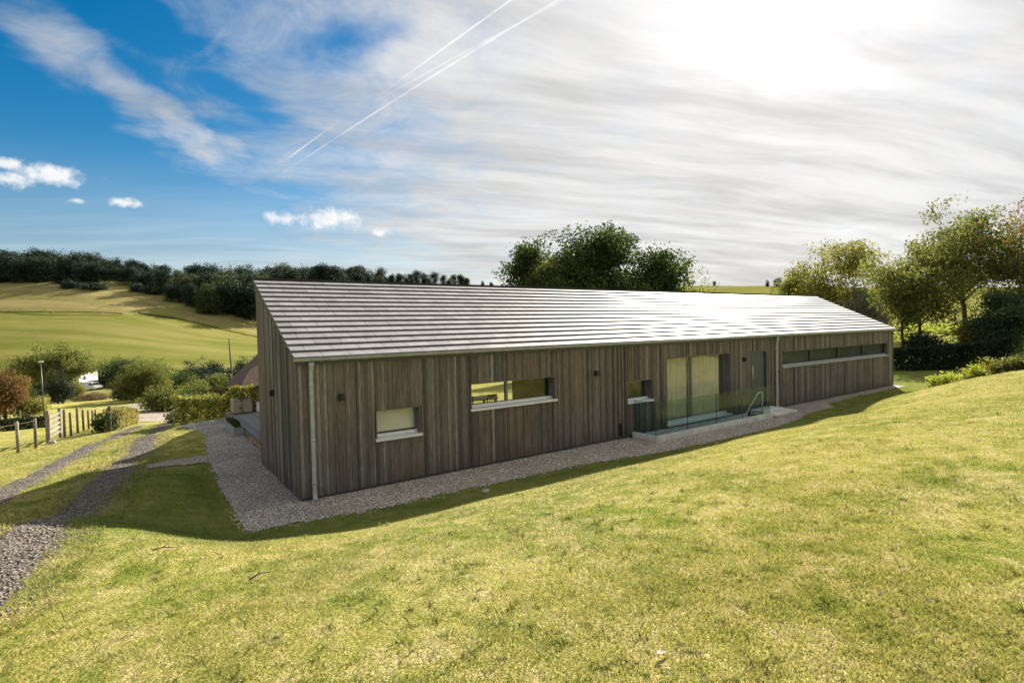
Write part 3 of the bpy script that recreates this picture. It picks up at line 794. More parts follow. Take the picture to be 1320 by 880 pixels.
# ---- roof: deck boards, sixteen courses of slates, ridge
b = MB()
def slab(mb, u0, u1, v0, v1, z0, z1, t):
    mb.add([(u0, v0, z0 - t), (u1, v0, z0 - t), (u1, v1, z1 - t), (u0, v1, z1 - t), (u0, v0, z0), (u1, v0, z0), (u1, v1, z1), (u0, v1, z1)],
           [(0, 3, 2, 1), (4, 5, 6, 7), (0, 1, 5, 4), (1, 2, 6, 5), (2, 3, 7, 6), (3, 0, 4, 7)])
slab(b, -.05, L + .05, -.08, W - .002, roof_z(-.08) - .045, roof_z(W) - .045, .08)
roof = b.build('roof', M['dark_frame'], house)
NC = 15; slope = math.hypot(W + .12, HR - HE); ex = slope / NC
sv, sz = (W + .12) / slope, (HR - HE) / slope
b = MB(); r_ = random.Random(3)
for i in range(NC):
    s0 = i * ex - .012; s1 = s0 + ex + .035; tw = .56
    u = -.085 - (tw / 2 if i % 2 else 0)
    while u < L + .085:
        a0, a1 = max(u, -.085), min(u + tw - .009, L + .085); u += tw
        if a1 - a0 < .05: continue
        lo = .004 + r_.uniform(-.0007, .0007); tone = min(1, max(0, r_.gauss(.5, .22))); sk = r_.uniform(-.0005, .0005)
        def pt(uu, s, hgt): return (uu, -.12 + s * sv - hgt * sz, HE + s * sz + hgt * sv)
        t_ = .021
        q = [pt(a0, s0, lo + sk), pt(a1, s0, lo - sk), pt(a1, s1, -.040), pt(a0, s1, -.040),
             pt(a0, s0, lo + t_ + sk), pt(a1, s0, lo + t_ - sk), pt(a1, s1, -.040 + t_), pt(a0, s1, -.040 + t_)]
        b.add(q, [(0, 3, 2, 1), (4, 5, 6, 7), (0, 1, 5, 4), (1, 2, 6, 5), (2, 3, 7, 6), (3, 0, 4, 7)], tone)
b.build('slates', M['slate'], roof)
b = MB(); slab(b, -.09, L + .09, W - .05, W + .05, HR + .025, HR + .022, .03); b.build('ridge_cap', M['black'], roof)
b = MB(); slab(b, GB - .10, L + .05, W + .052, VB + .15, HR - .01, roof_z(-.15), .12); b.build('rear_slope', M['slate'], roof)
b = MB()
slab(b, -.075, -.052, -.1, W - .055, roof_z(-.1) - .022, roof_z(W - .055) - .022, .10)
b.build('verge_trim', M['black'], roof); b = MB()
slab(b, L + .052, L + .075, -.1, W - .055, roof_z(-.1) - .022, roof_z(W - .055) - .022, .10)
b.build('verge_trim', M['black'], roof)
b = MB(); b.box(-.05, L + .05, -.075, -.045, EAVE_Z - .03, roof_z(-.08) - .13); b.build('fascia', M['dark_frame'], house)

# ---- gutter, half round, and downpipes
def half_round(mb, u0, u1, v, z, r, t=.004, n=10):
    prof = []
    for k in range(n + 1):
        a = math.pi + math.pi * k / n; prof.append((v + r * math.cos(a), z + r * math.sin(a)))
    for k in range(n, -1, -1):
        a = math.pi + math.pi * k / n; prof.append((v + (r - t) * math.cos(a), z + (r - t) * math.sin(a)))
    m_ = len(prof); vs = [(u0, *p) for p in prof] + [(u1, *p) for p in prof]
    fs = [(k, (k + 1) % m_, m_ + (k + 1) % m_, m_ + k) for k in range(m_)]
    mb.add(vs, fs, .5, True)
    for u in (u0, u1):
        mb.add([(u, v, z)] + [(u, *p) for p in prof[:n + 1]], [tuple([0, k + 1, k + 2]) for k in range(n)], .5)
b = MB(); half_round(b, -.09, L + .09, -.145, HE - .018, .066)
b.tube([(-.09, -.212, HE - .015), (L + .09, -.212, HE - .015)], .008, 6)
gut = b.build('gutter', M['zinc'], house)
u = .4
while u < L:
    b = MB(); b.box(u, u + .025, -.216, -.078, HE - .092, HE - .085); u += .9; b.build('gutter_bracket', M['zinc'], gut)

def downpipe(u):
    b = MB(); b.tube([(u, -.145, HE - .10), (u, -.145, HE - .16), (u, -.135, HE - .22), (u, -.105, HE - .30), (u, -.100, HE - .36), (u, -.100, .16), (u, -.115, .07), (u, -.16, .02)], [.062, .055, .048, .045, .045, .045, .047, .047], 14)
    d = b.build('downpipe', M['zinc'], house)
    for z in (2.3, 1.2, .35): b = MB(); b.tube([(u, -.1, z), (u, -.1, z + .035)], .051, 14); b.box(u - .02, u + .02, -.06, -.03, z, z + .035); b.build('pipe_clip', M['zinc'], d)
downpipe(.23); downpipe(17.5)

# ---- windows
def window(o, panes, recess=.19, fr=.05, mat='alu', sill=True, back=None, sill_mat='sill', glass='window_glass', back_off=.03, name='window', skip_sill=False):
    u0, u1, z0, z1 = o
    b = MB(); v0 = recess - .035; v1 = recess + .035
    # lining of the reveal
    b.box(u0, u0 + .022, -.030, v0 - .001, z0 + .001, z1); b.box(u1 - .022, u1, -.030, v0 - .001, z0 + .001, z1)
    b.box(u0 + .023, u1 - .023, -.030, v0 - .001, z1 - .022, z1)
    lining = b; b = MB()
    # outer frame
    b.box(u0 + .003, u0 + fr, v0, v1, z0 + .002, z1 - .002); b.box(u1 - fr, u1 - .003, v0, v1, z0 + .002, z1 - .002)
    b.box(u0 + fr, u1 - fr, v0, v1, z1 - fr, z1 - .002); b.box(u0 + fr, u1 - fr, v0 - .012, v1, z0 + .002, z0 + fr + .03)
    cuts = [u0 + fr] + panes + [u1 - fr]
    for c in panes: b.box(c - fr * .7, c + fr * .7, v0 + .002, v1 - .002, z0 + fr + .031, z1 - fr - .001)
    w = b.build(name, M[mat], house); lining.build('reveal', M['reveal'], w)
    b = MB(); b.box(u0 + .024, u1 - .024, v0 - .045, v0 - .0125, z0 + .002, z0 + fr + .02); b.build('bottom_rail', M[sill_mat], w)
    for a0, a1 in zip(cuts[:-1], cuts[1:]):
        g0 = a0 + (fr * .7 if a0 in panes else 0) + .002; g1 = a1 - (fr * .7 if a1 in panes else 0) - .002
        b = MB(); b.box(g0, g1, recess - .004, recess + .004, z0 + fr + .033, z1 - fr - .002); b.build('pane', M[glass], w)
        if back:
            b = MB(); b.box(g0 - .02, g1 + .02, recess + back_off, recess + back_off + .012, z0 + .04 + back[1], z1 - .01); b.build('blind', M[back[0]], w)
    if sill:
        b = MB(); s0, s1 = u0 - .025, u1 + .025
        b.add([(s0, -.085, z0 - .035), (s1, -.085, z0 - .035), (s1, v0 - .014, z0 - .035), (s0, v0 - .014, z0 - .035), (s0, -.085, z0 - .004), (s1, -.085, z0 - .004), (s1, v0 - .014, z0 + .018), (s0, v0 - .014, z0 + .018)],
              [(0, 3, 2, 1), (4, 5, 6, 7), (0, 1, 5, 4), (1, 2, 6, 5), (2, 3, 7, 6), (3, 0, 4, 7)])
        b.box(s0, s1, -.088, -.0855, z0 - .055, z0 - .004)
        b.build('sill', M[sill_mat], w)
    return w
window(OPEN['w1'], [], back=('blind', .06))
window(OPEN['w2'], [5.10])
window(OPEN['w3'], [])
pw = window(OPEN['patio'], [12.62], fr=.07, name='glazed_door')
for a0, a1 in ((11.2, 11.72), (11.73, 12.56), (12.68, 13.52), (13.53, 14.42)):
    b = MB(); n_ = 48; vs = []
    for i in range(n_ + 1):
        u = a0 + (a1 - a0) * i / n_; y = .33 + .028 * math.sin(u * 31) + .012 * math.sin(u * 57 + 1)
        vs += [(u, y, .20), (u, y, 2.22)]
    n0 = len(vs); vs += [(u, y + .004, z) for u, y, z in vs]
    fs = []
    for i in range(n_): q = (2 * i, 2 * i + 2, 2 * i + 3, 2 * i + 1); fs += [q, tuple(k + n0 for k in reversed(q))]
    b.add(vs, fs, .5, True); b.build('curtain', M['curtain'], pw)
b = MB(); b.tube([(11.22, .05, 1.0), (11.22, .05, 1.5)], .014, 8); b.box(11.21, 11.23, .05, .094, 1.04, 1.07); b.box(11.21, 11.23, .05, .094, 1.43, 1.46); b.build('handle', M['dark_frame'], pw)
window(OPEN['strip'], [20.5, 22.98, 25.45], fr=.045, mat='dark_frame', recess=.12, back=('grey_blind', .0), back_off=.05, sill_mat='zinc', glass='dim_glass')

# ---- the door
o = OPEN['door']; b = MB()
b.box(o[0], o[0] + .05, -.02, .12, o[2], o[3]); b.box(o[1] - .05, o[1], -.02, .12, o[2], o[3]); b.box(o[0] + .05, o[1] - .05, -.02, .12, o[3] - .05, o[3])
b.box(o[0] + .053, o[1] - .053, .05, .10, o[2] + .02, o[3] - .053)
for u in (.30, .50, .70):
    b.box(o[0] + u - .004, o[0] + u + .004, .046, .0495, o[2] + .1, o[3] - .12)
d = b.build('door', M['door'], house)
b = MB(); b.tube([(o[0] + .13, .0, 1.0), (o[0] + .13, .0, 1.75)], .015, 8); b.box(o[0] + .122, o[0] + .138, 0, .046, 1.08, 1.11); b.box(o[0] + .122, o[0] + .138, 0, .046, 1.64, 1.67); b.build('handle', M['steel'], d)
b = MB(); b.box(o[0] - .03, o[1] + .03, -.06, .119, o[2] - .05, o[2] - .001); b.build('threshold', M['sill'], d)
b = MB(); b.box(15.75, 17.35, -.95, -.042, .01, .10, bev=.008); b.box(15.75, 17.2, -.5, -.042, .101, .16, bev=.006); b.build('doorstep', M['concrete'], house)

# ---- small wall lights, sockets
def wall_light(u, z, gable=False):
    b = MB()
    if gable: b.box(-.14, -.035, u - .05, u + .05, z - .07, z + .07, bev=.006)
    else: b.box(u - .05, u + .05, -.14, -.035, z - .07, z + .07, bev=.006)
    w = b.build('wall_light', M['black'], house)
    b = MB()
    if gable: b.tube([(-.09, u, z - .071), (-.09, u, z - .076)], .03, 10)
    else: b.tube([(u, -.09, z - .071), (u, -.09, z - .076)], .03, 10)
    b.build('lens', M['steel'], w)
for u in (.83, 8.03, 15.38): wall_light(u, 2.02)
wall_light(2.05, 2.0, True)
for z0, z1 in ((1.38, 1.52), (1.16, 1.28)): b = MB(); b.box(17.66, 17.76, -.11, -.036, z0, z1, bev=.006); b.build('socket_box', M['dark_frame'], house)
b = MB(); b.box(8.95, 9.02, -.09, -.037, .1, .5, bev=.006); b.build('vent_box', M['black'], house)

# ================================================================== gravel, deck, balustrade
def strip_sheet(name, poly_uv, mat, zoff, step=.12, kind='structure', jitter=.05):
    """a sheet of small quads over the polygon, its edge ragged"""
    pu = np.array(poly_uv); u0, v0 = pu.min(0) - .2; u1, v1 = pu.max(0) + .2
    us = np.arange(u0, u1, step); vs = np.arange(v0, v1, step); U, V = np.meshgrid(us, vs, indexing='ij')
    xy = AX + U * EU[0] + V * EV[0], AY + U * EU[1] + V * EV[1]
    ju = sines(U, V, 0, 9, 21) * jitter; jv = sines(U, V, 0, 9, 22) * jitter
    ins = inpoly(U + ju, V + jv, poly_uv)
    Z = zoff(xy[0], xy[1]) if callable(zoff) else np.full(U.shape, zoff)
    idx = np.arange(U.size).reshape(U.shape)
    ok = (ins[:-1, :-1] & ins[1:, :-1] & ins[1:, 1:] & ins[:-1, 1:])
    q = np.stack([idx[:-1, :-1], idx[1:, :-1], idx[1:, 1:], idx[:-1, 1:]], -1)[ok]
    used = np.unique(q); mp = np.full(U.size, -1); mp[used] = np.arange(len(used))
    v = np.c_[xy[0].ravel(), xy[1].ravel(), Z.ravel()][used]
    return tag(np_mesh(name, v, mp[q], mat, smooth=True), kind=kind)

FRONT_EDGE = [(-1.26, -1.12), (1, -1.42), (5, -1.44), (7, -1.58), (8.4, -1.85), (11, -2.02), (13.8, -2.02), (16.2, -1.75), (17.0, -1.45), (18.2, -1.42), (19.5, -1.32), (20.3, -.75), (23.5, -.62), (28.9, -.55)]
GRAVEL = FRONT_EDGE + [(28.9, .1), (16.0, .1), (15.7, .1), (15.7, -1.0), (9.45, -1.0), (9.45, .1), (.1, .1), (.1, 3.8), (.35, 3.9), (.5, 13.2), (-.4, 13.0), (-1.5, 12.2), (-.98, 11.2), (-.78, 9.6), (-.9, 7.9), (-1.06, 6.1), (-1.75, 5.95), (-2.5, 5.6), (-2.5, 5.15), (-1.75, 5.05), (-1.14, 4.9)]
def gravel_z(x, y):
    return np.maximum(terrain(x, y, False), -.0) * sstep(to_uv(x, y)[0], -1.5, -3.) * 0 + .012 + .006 * sines(x, y, 0, 5, 30)
def gravel_zz(x, y):
    u, v = to_uv(x, y); t = terrain(x, y)
    return np.where((u < -1.2), t + .02, .012) + .005 * sines(x, y, 0, 5, 30)
strip_sheet('gravel_path', GRAVEL, M['gravel'], gravel_zz, .09)

def ribbon(name, line, w, mat, zoff, seed, kind='structure', n_across=7, amp=.22, sub=6):
    p = np.array(line); 
    t = np.linspace(0, len(p) - 1, (len(p) - 1) * sub + 1); p = np.c_[np.interp(t, range(len(p)), p[:, 0]), np.interp(t, range(len(p)), p[:, 1])]
    d = np.gradient(p, axis=0); d /= np.linalg.norm(d, axis=1)[:, None]; nrm = np.c_[-d[:, 1], d[:, 0]]
    W_ = np.linspace(-1, 1, n_across)
    wl = w * (1 + amp * sines(p[:, 0], p[:, 1], 0, 2.2, seed) + amp * .6 * sines(p[:, 0], p[:, 1], 0, 8, seed + 1))
    wr = w * (1 + amp * sines(p[:, 0], p[:, 1], 0, 2.2, seed + 2) + amp * .6 * sines(p[:, 0], p[:, 1], 0, 8, seed + 3))
    V = []
    for k in W_:
        ww = np.where(k < 0, wl, wr) * k
        V.append(p + nrm * ww[:, None])
    V = np.stack(V, 1); Z = terrain(V[..., 0], V[..., 1]) + zoff - .02 * np.abs(W_)[None] ** 4
    n, m_ = V.shape[:2]; idx = np.arange(n * m_).reshape(n, m_)
    q = np.stack([idx[:-1, :-1], idx[:-1, 1:], idx[1:, 1:], idx[1:, :-1]], -1).reshape(-1, 4)
    return tag(np_mesh(name, np.c_[V.reshape(-1, 2), Z.ravel()], q, mat, smooth=True), kind=kind)
ribbon('track', TRACK_A, .31, M['stone'], .022, 40)
ribbon('track', TRACK_B, .28, M['stone'], .022, 50)
ribbon('lane', LANE, 1.7, M['lane'], .05, 60, amp=.05)
_y = smooth_line([ground(176, 544), ground(196, 537), ground(225, 541)], 30)
ribbon('yard', _y, 2.3, M['lane'], .04, 65, amp=.12)

# loose stones along the track and pebbles at the gravel's edge
def pebbles(name, pts, smin, smax, mat, seed):
    r = np.random.default_rng(seed); n = len(pts)
    base = np.array([(1, 0, 0), (-1, 0, 0), (0, 1, 0), (0, -1, 0), (0, 0, 1), (0, 0, -1)], float)
    fs = np.array([(0, 2, 4), (2, 1, 4), (1, 3, 4), (3, 0, 4), (2, 0, 5), (1, 2, 5), (3, 1, 5), (0, 3, 5)])
    sc = r.uniform(smin, smax, (n, 1, 1)) * r.uniform(.6, 1.3, (n, 6, 1)); sc = sc * np.array([1, 1, .6])
    a = r.uniform(0, 6.28, n); c, s = np.cos(a), np.sin(a)
    v = base[None] * sc; x = v[..., 0] * c[:, None] - v[..., 1] * s[:, None]; y = v[..., 0] * s[:, None] + v[..., 1] * c[:, None]
    v = np.stack([x, y, v[..., 2]], -1) + pts[:, None]
    f = (fs[None] + (np.arange(n) * 6)[:, None, None]).reshape(-1, 3)
    return np_mesh(name, v.reshape(-1, 3), f, mat, {'tone': np.repeat(r.random(n), 6)}, tris=True)
mt, nt, out = new_mat('loose_stone'); g = G(nt)
g.l(g.bsdf(g.ramp(g.attr('tone', 'Fac'), [(0, (.11, .092, .076)), (.5, (.18, .154, .128)), (1, (.31, .275, .235))]), .85), out.inputs[0]); M['loose'] = mt
pp = []
for ln, w, n in ((TRACK_A, .36, 1700), (TRACK_B, .4, 800)):
    i = (rng.random(n) ** 1.6 * (len(ln) - 2)); k = i.astype(int); f = (i - k)[:, None]
    p = ln[k] * (1 - f) + ln[k + 1] * f + rng.normal(size=(n, 2)) * w * .5
    pp.append(p)
p = np.concatenate(pp); tag(pebbles('track_gravel', np.c_[p, terrain(p[:, 0], p[:, 1]) + .03], .007, .026, M['loose'], 5), kind='stuff')
n = 26000; u_ = rng.uniform(-1.3, 16, n); v_ = np.where(rng.random(n) < .5, rng.uniform(-2, 0, n), rng.uniform(-2, 9, n))
ok = inpoly(u_ + rng.normal(size=n) * .07, v_ + rng.normal(size=n) * .07, GRAVEL) & ~((u_ > 0) & (v_ > -.03)) & ~((u_ > 9.4) & (u_ < 15.7) & (v_ > -1)); u_, v_ = u_[ok], v_[ok]
p = np.c_[AX + u_ * EU[0] + v_ * EV[0], AY + u_ * EU[1] + v_ * EV[1]]
mt, nt, out = new_mat('pebble'); g = G(nt)
g.l(g.bsdf(g.ramp(g.attr('tone', 'Fac'), [(0, (.30, .25, .20)), (.4, (.54, .48, .40)), (.75, (.70, .64, .56)), (1, (.85, .82, .75))]), .8), out.inputs[0]); M['pebble'] = mt
tag(pebbles('gravel', np.c_[p, np.maximum(.017, terrain(p[:, 0], p[:, 1]) * ((u_ < -1.2) | (v_ < -1.2)) + .008)], .009, .021, M['pebble'], 6), kind='stuff')

# ---- deck
deck = empty('timber_deck', (AX, AY, 0), RZ); tag(deck, 'raised deck of pale grey boards beside the gable end', 'deck')
b = MB(); u = .32; k = 0
while u < 2.8:
    b.box(u, u + .138, W + .05 if u < GB - .2 else VB + .05, 13.0, .22, .25 + random.uniform(0, .002), random.random()); u += .144
b.build('deck_board', M['deck_wood'], deck)
b = MB(); b.box(.30, .318, W + .05, 13.0, .02, .215, .2); b.box(.32, 2.9, 13.002, 13.02, -.4, .215, .2)
for v in (5, 8, 11, 12.9): b.box(.4, .5, v - .05, v + .05, -.3, .215, .1); b.box(2.75, 2.85, max(v, 8) - .05, max(v, 8) + .05, -.3, .215, .1)
b.build('deck_skirt', M['fence_wood'], deck)

# ---- light well with glass balustrade
well = empty('glass_balustrade', (AX, AY, 0), RZ); tag(well, 'frameless glass balustrade on a low pale kerb before the big glazed doors', 'balustrade')
b = MB()
b.box(9.48, 15.62, -.98, -.82, -.85, .17, bev=.008); b.box(9.48, 9.62, -.818, -.045, -.85, .168, bev=.008)
b.build('kerb', M['concrete'], well)
b = MB(); b.box(9.625, 15.6, -.815, -.003, -1.0, -.85)
for k in range(4): b.box(13.9 + .42 * k, 15.6, -.814, -.04, -.849 + .2 * k if k else -.848, -.65 + .2 * k, bev=.004)
b.box(9.623, 15.6, -.0465, -.003, -.848, .06)
b.build('well_floor', M['concrete'], well)
cuts = [9.53, 10.98, 12.43, 13.88, 15.58]
for a0, a1 in zip(cuts[:-1], cuts[1:]):
    b = MB(); b.box(a0 + .008, a1 - .008, -.906, -.894, .12, 1.13); b.build('glass_panel', M['rail_glass'], well)
b = MB(); b.box(9.524, 9.536, -.88, -.06, .12, 1.13); b.build('glass_panel', M['rail_glass'], well)
for a in [9.529] + cuts[1:-1]: b = MB(); b.box(a - .0075, a + .0075, -.909, -.891, .17, 1.13); b.build('glass_edge', M['dark_frame'], well)
hr_ = empty('handrail', (AX, AY, 0), RZ); tag(hr_, 'slim pale metal handrail slanting down into the well behind the glass', 'handrail')
b = MB(); b.tube([(13.75, -.72, -.28), (14.1, -.72, .0), (15.05, -.72, .83), (15.15, -.72, .885), (15.27, -.72, .90), (15.40, -.72, .90)], .02, 10); b.build('rail', M['steel'], hr_)
b = MB(); b.tube([(15.40, -.72, .90), (15.40, -.72, -.25)], .018, 10); b.build('post', M['steel'], hr_); b = MB(); b.tube([(13.9, -.72, -.16), (13.9, -.72, -.65)], .016, 8); b.build('post', M['steel'], hr_)

# ================================================================== plants
def leaves(name, lobes, n, size, mat, seed, parent=None, gap=.15, gapf=1.1, clump=14, spread=.42, rough=.25, lai=0.):
    """many leaf-sized diamond faces in clumps spread through a union of uneven lobes"""
    r = np.random.default_rng(seed); lob = np.array(lobes, float)
    if lai:
        ext_ = (lob[:, :3] + lob[:, 3:]).max(0) - (lob[:, :3] - lob[:, 3:]).min(0)
        ar = 3.14 * ((ext_[0] * ext_[1] + ext_[0] * ext_[2] + ext_[1] * ext_[2]) / 3)
        n = int(min(60000, max(700, lai * ar / (1.04 * size * size))))
    vol = (lob[:, 3] * lob[:, 4] * lob[:, 5]) ** .72; pr = vol / vol.sum()
    nc = max(12, n // clump)
    k = r.choice(len(lob), nc * 2, p=pr)
    d = r.normal(size=(nc * 2, 3)); d /= np.linalg.norm(d, axis=1)[:, None]
    rad = r.random(nc * 2) ** .42 * (1 + rough * sines(d[:, 0] * 3, d[:, 1] * 3, d[:, 2] * 3 + k, 1.6, seed + 1))
    c = lob[k, :3] + d * lob[k, 3:] * rad[:, None]
    keep = sines(c[:, 0], c[:, 1], c[:, 2], gapf, seed + 2) > -1 + gap * 2
    c = c[keep][:nc]; tc = r.random(len(c))
    m_ = r.integers(0, len(c), n); sp_ = size * spread * clump ** .5 * 2.0
    p = c[m_] + np.clip(r.normal(size=(n, 3)), -1.25, 1.25) * sp_ * np.array([1, 1, .7])
    nr_ = (p - c[m_]) / max(sp_, 1e-6) * .55 + np.array([0, 0, .25]) + r.normal(size=(n, 3)) * .6
    nr_ /= np.linalg.norm(nr_, axis=1)[:, None]
    a = r.normal(size=(n, 3)); a -= nr_ * (a * nr_).sum(1)[:, None]; a /= np.linalg.norm(a, axis=1)[:, None]; b = np.cross(nr_, a)
    s = size * r.uniform(.55, 1.35, n)[:, None]
    up = np.cross(a, b) * s * .22
    v = np.stack([p + a * s, p + b * s * .52 + up, p - a * s, p - b * s * .52 + up], 1).reshape(-1, 3)
    v[:, 2] = np.maximum(v[:, 2], .01)
    q = np.arange(len(v)).reshape(-1, 4); tone = np.clip(tc[m_] * .62 + r.random(n) * .38, 0, 1)
    return np_mesh(name, v, q, mat, {'tone': np.repeat(tone, 4)}, parent=parent)

def branchy(mb, p0, d, ln, rad, depth, r, tips, nseg=4, droop=0.):
    pts, rs = [Vector(p0)], [rad]; d = Vector(d).normalized()
    for i in range(nseg):
        d = (d + Vector((r.gauss(0, .13), r.gauss(0, .13), r.gauss(.04 - droop, .08)))).normalized()
        pts.append(pts[-1] + d * ln / nseg); rs.append(rad * (1 - .55 * (i + 1) / nseg))
    mb.tube(pts, rs, max(4, int(5 + rad * 14)), .5)
    tips.append(tuple(pts[-1]))
    if depth > 0:
        for k in range(r.choice((2, 3, 3))):
            j = r.randint(nseg // 2, nseg); a = r.uniform(0, 6.28); side = Vector((math.cos(a), math.sin(a), r.uniform(.1, .8)))
            branchy(mb, pts[j], d * .75 + side * .75, ln * r.uniform(.55, .75), rs[j] * .68, depth - 1, r, tips, nseg, droop)

def tree(name, label, cat, base, h, wx, leafmat, seed, n=16000, size=.11, trunk_h=.28, tr=.2, nl=11, group=None, gap=.18, clump=46, depth=2, lean=0., wy=None, rz=None, low=.25, top_sharp=1., lai=1.9):
    r = random.Random(seed); wy = wy or wx
    t = empty(name, base, r.uniform(0, 6.28) if rz is None else rz); tag(t, label, cat, group)
    mb = MB(); tips = []
    th = h * trunk_h; top = Vector((lean * h * .15, 0, th))
    pts = [Vector((0, 0, -.3)), Vector((r.gauss(0, .04), r.gauss(0, .04), th * .3)), Vector((lean * h * .06, r.gauss(0, .08), th * .7)), top]
    mb.tube(pts, [tr * 1.35, tr, tr * .9, tr * .8], 12)
    for k in range(r.choice((4, 5))):
        a = 6.28 * k / 4.5 + r.uniform(-.4, .4); e = r.uniform(.5, 1.5)
        branchy(mb, top - Vector((0, 0, r.uniform(0, th * .3))), (math.cos(a) * wx * .4, math.sin(a) * wy * .4, h * .28 * e), (h - th) * r.uniform(.34, .50), tr * .5, depth, r, tips)
    mb.build('trunk', M['bark'], t)
    lobes = []
    for k in range(nl):
        a = 6.28 * k / nl * 2.4 + r.uniform(-.5, .5); f = (k + .5) / nl
        zc = h * (low + (1 - low - .12) * f)
        prof = math.sin(math.pi * min(1, (.16 + .74 * f)) ** top_sharp)
        q = .5 * prof * r.uniform(.55, 1.0); s = r.uniform(.20, .33)
        lobes.append((math.cos(a) * wx * q * .8 + lean * h * .12 * f, math.sin(a) * wy * q * .8, zc, wx * s * (.6 + .5 * prof), wy * s * (.6 + .5 * prof), h * s * .62))
    for tp in tips[::3]:
        if tp[2] > h * low and tp[2] < h * .97 and math.hypot(tp[0] / wx, tp[1] / wy) < .5: lobes.append((*tp, wx * .09, wy * .09, h * .07))
    leaves('crown', lobes, n, size, M[leafmat], seed, t, gap, 1.9 / max(1., wx * .22), clump, spread=.30, rough=.4, lai=lai)
    return t

def bush(name, label, cat, base, h, wx, leafmat, seed, n=6000, size=.08, wy=None, group=None, rz=0., nl=7, gap=.06, clump=26, stems=True):
    r = random.Random(seed); wy = wy or wx
    t = empty(name, base, rz); tag(t, label, cat, group)
    if stems:
        tips = []
        for k in range(3):
            mb = MB(); a = 6.28 * k / 3; branchy(mb, (math.cos(a) * wx * .07, math.sin(a) * wy * .07, -.15), (math.cos(a) * wx * .3, math.sin(a) * wy * .3, h * .6), h * .62, max(.012, h * .014), 1, r, tips, 3)
            mb.build('stem', M['bark'], t)
    lobes = []
    for k in range(nl):
        a = r.uniform(0, 6.28); q = r.random() ** .6 * .36; s = r.uniform(.2, .34)
        hz = h * (.28 + .42 * r.random() * (1 - q)); sz_ = min(hz, h - hz) * r.uniform(.85, 1.05)
        lobes.append((math.cos(a) * wx * q, math.sin(a) * wy * q, hz, wx * s, wy * s, max(sz_, h * .2)))
    lobes.append((0, 0, h * .5, wx * .33, wy * .33, h * .48))
    lobes.append((0, 0, h * .28, wx * .44, wy * .44, h * .30))
    leaves('foliage', lobes, n, size, M[leafmat], seed, t, gap, 2.2 / max(.8, wx * .3), clump, spread=.34, rough=.35, lai=1.9)
    return t

def hedge(name, label, p0, p1, h, w, leafmat, seed, n=9000, size=.05, rough=.06, group=None, top=0., cat='hedge'):
    """clipped hedge between two ground points: leaf faces over a rounded box that follows the ground"""
    p0, p1 = np.array(p0[:2]), np.array(p1[:2]); r = np.random.default_rng(seed)
    ln = np.linalg.norm(p1 - p0); d = (p1 - p0) / ln; nn = np.array([-d[1], d[0]])
    s = r.random(n) * ln; 
    # surface of the box section (top and both sides) plus some depth
    per = w + 2 * h; t = r.random(n) * per; dep = np.abs(r.normal(size=n)) * .16 * w
    off = np.where(t < h, -w / 2 + dep, np.where(t < h + w, t - h - w / 2, w / 2 - dep))
    zz = np.where(t < h, t, np.where(t < h + w, h - dep, per - t))
    wob = rough * sines(s, off * 2, zz * 2, 1.8 / max(h, .6), seed); k = r.random(n // 12)
    off = off * (1 + wob) ; zz = np.maximum(.02, zz * (1 + wob * .7) + r.normal(size=n) * size * .6 + top * s / ln)
    xy = p0 + d * s[:, None] + nn * off[:, None]; o = (p0 + p1) / 2; oz = gz(*o)
    z = terrain(xy[:, 0], xy[:, 1], False) + zz
    p = np.c_[xy - o, z - oz]
    a = r.normal(size=(n, 3)); a /= np.linalg.norm(a, axis=1)[:, None]; b = r.normal(size=(n, 3)); b -= a * (a * b).sum(1)[:, None]; b /= np.linalg.norm(b, axis=1)[:, None]
    sz_ = size * r.uniform(.6, 1.4, n)[:, None]
    v = np.stack([p + a * sz_, p + b * sz_ * .6, p - a * sz_, p - b * sz_ * .6], 1).reshape(-1, 3)
    tone = np.clip(.5 + .35 * sines(s, off, zz, 5., seed + 3) + r.normal(size=n) * .22, 0, 1)
    root = empty(name, (o[0], o[1], oz)); tag(root, label, cat, group)
    np_mesh('foliage', v, np.arange(len(v)).reshape(-1, 4), M[leafmat], {'tone': np.repeat(tone, 4)}, parent=root)
    # woody inside: a row of short stems
    mb = MB(); m_ = max(3, int(ln / .6)); rr_ = random.Random(seed)
    for i in range(m_):
        q = p0 + d * ln * (i + .5) / m_; g_ = gz(*q) - oz
        mb.tube([(q[0] - o[0], q[1] - o[1], g_ - .1), (q[0] - o[0] + rr_.gauss(0, .03), q[1] - o[1] + rr_.gauss(0, .03), g_ + h * .8)], [.03, .012], 6)
    mb.build('stem', M['bark'], root)
    return root

def px_h(d, px): return px * d / F

def put(px, Y):
    x = at_y(px, 440, Y)[0]; return np.array([x, Y, gz(x, Y)])
def put_g(px, py):
    p = ground(px, py); return np.array([p[0], p[1], gz(p[0], p[1])])
def hgt(px, top, base):
    return at_y(px, top, base[1])[2] - base[2]
def T(label, px, Y, top, wpx, mat, seed, cat='tree', name='tree', **kw):
    b_ = put(px, Y); return tree(name, label, cat, b_, hgt(px, top, b_), px_h(Y, wpx), mat, seed, **kw)
def Bp(label, px, base, top, wpx, mat, seed, cat='bush', name='bush', Y=None, **kw):
    b_ = put(px, Y) if Y else put_g(px, base)
    return bush(name, label, cat, b_, max(.4, hgt(px, top, b_)), px_h(b_[1], wpx), mat, seed, **kw)

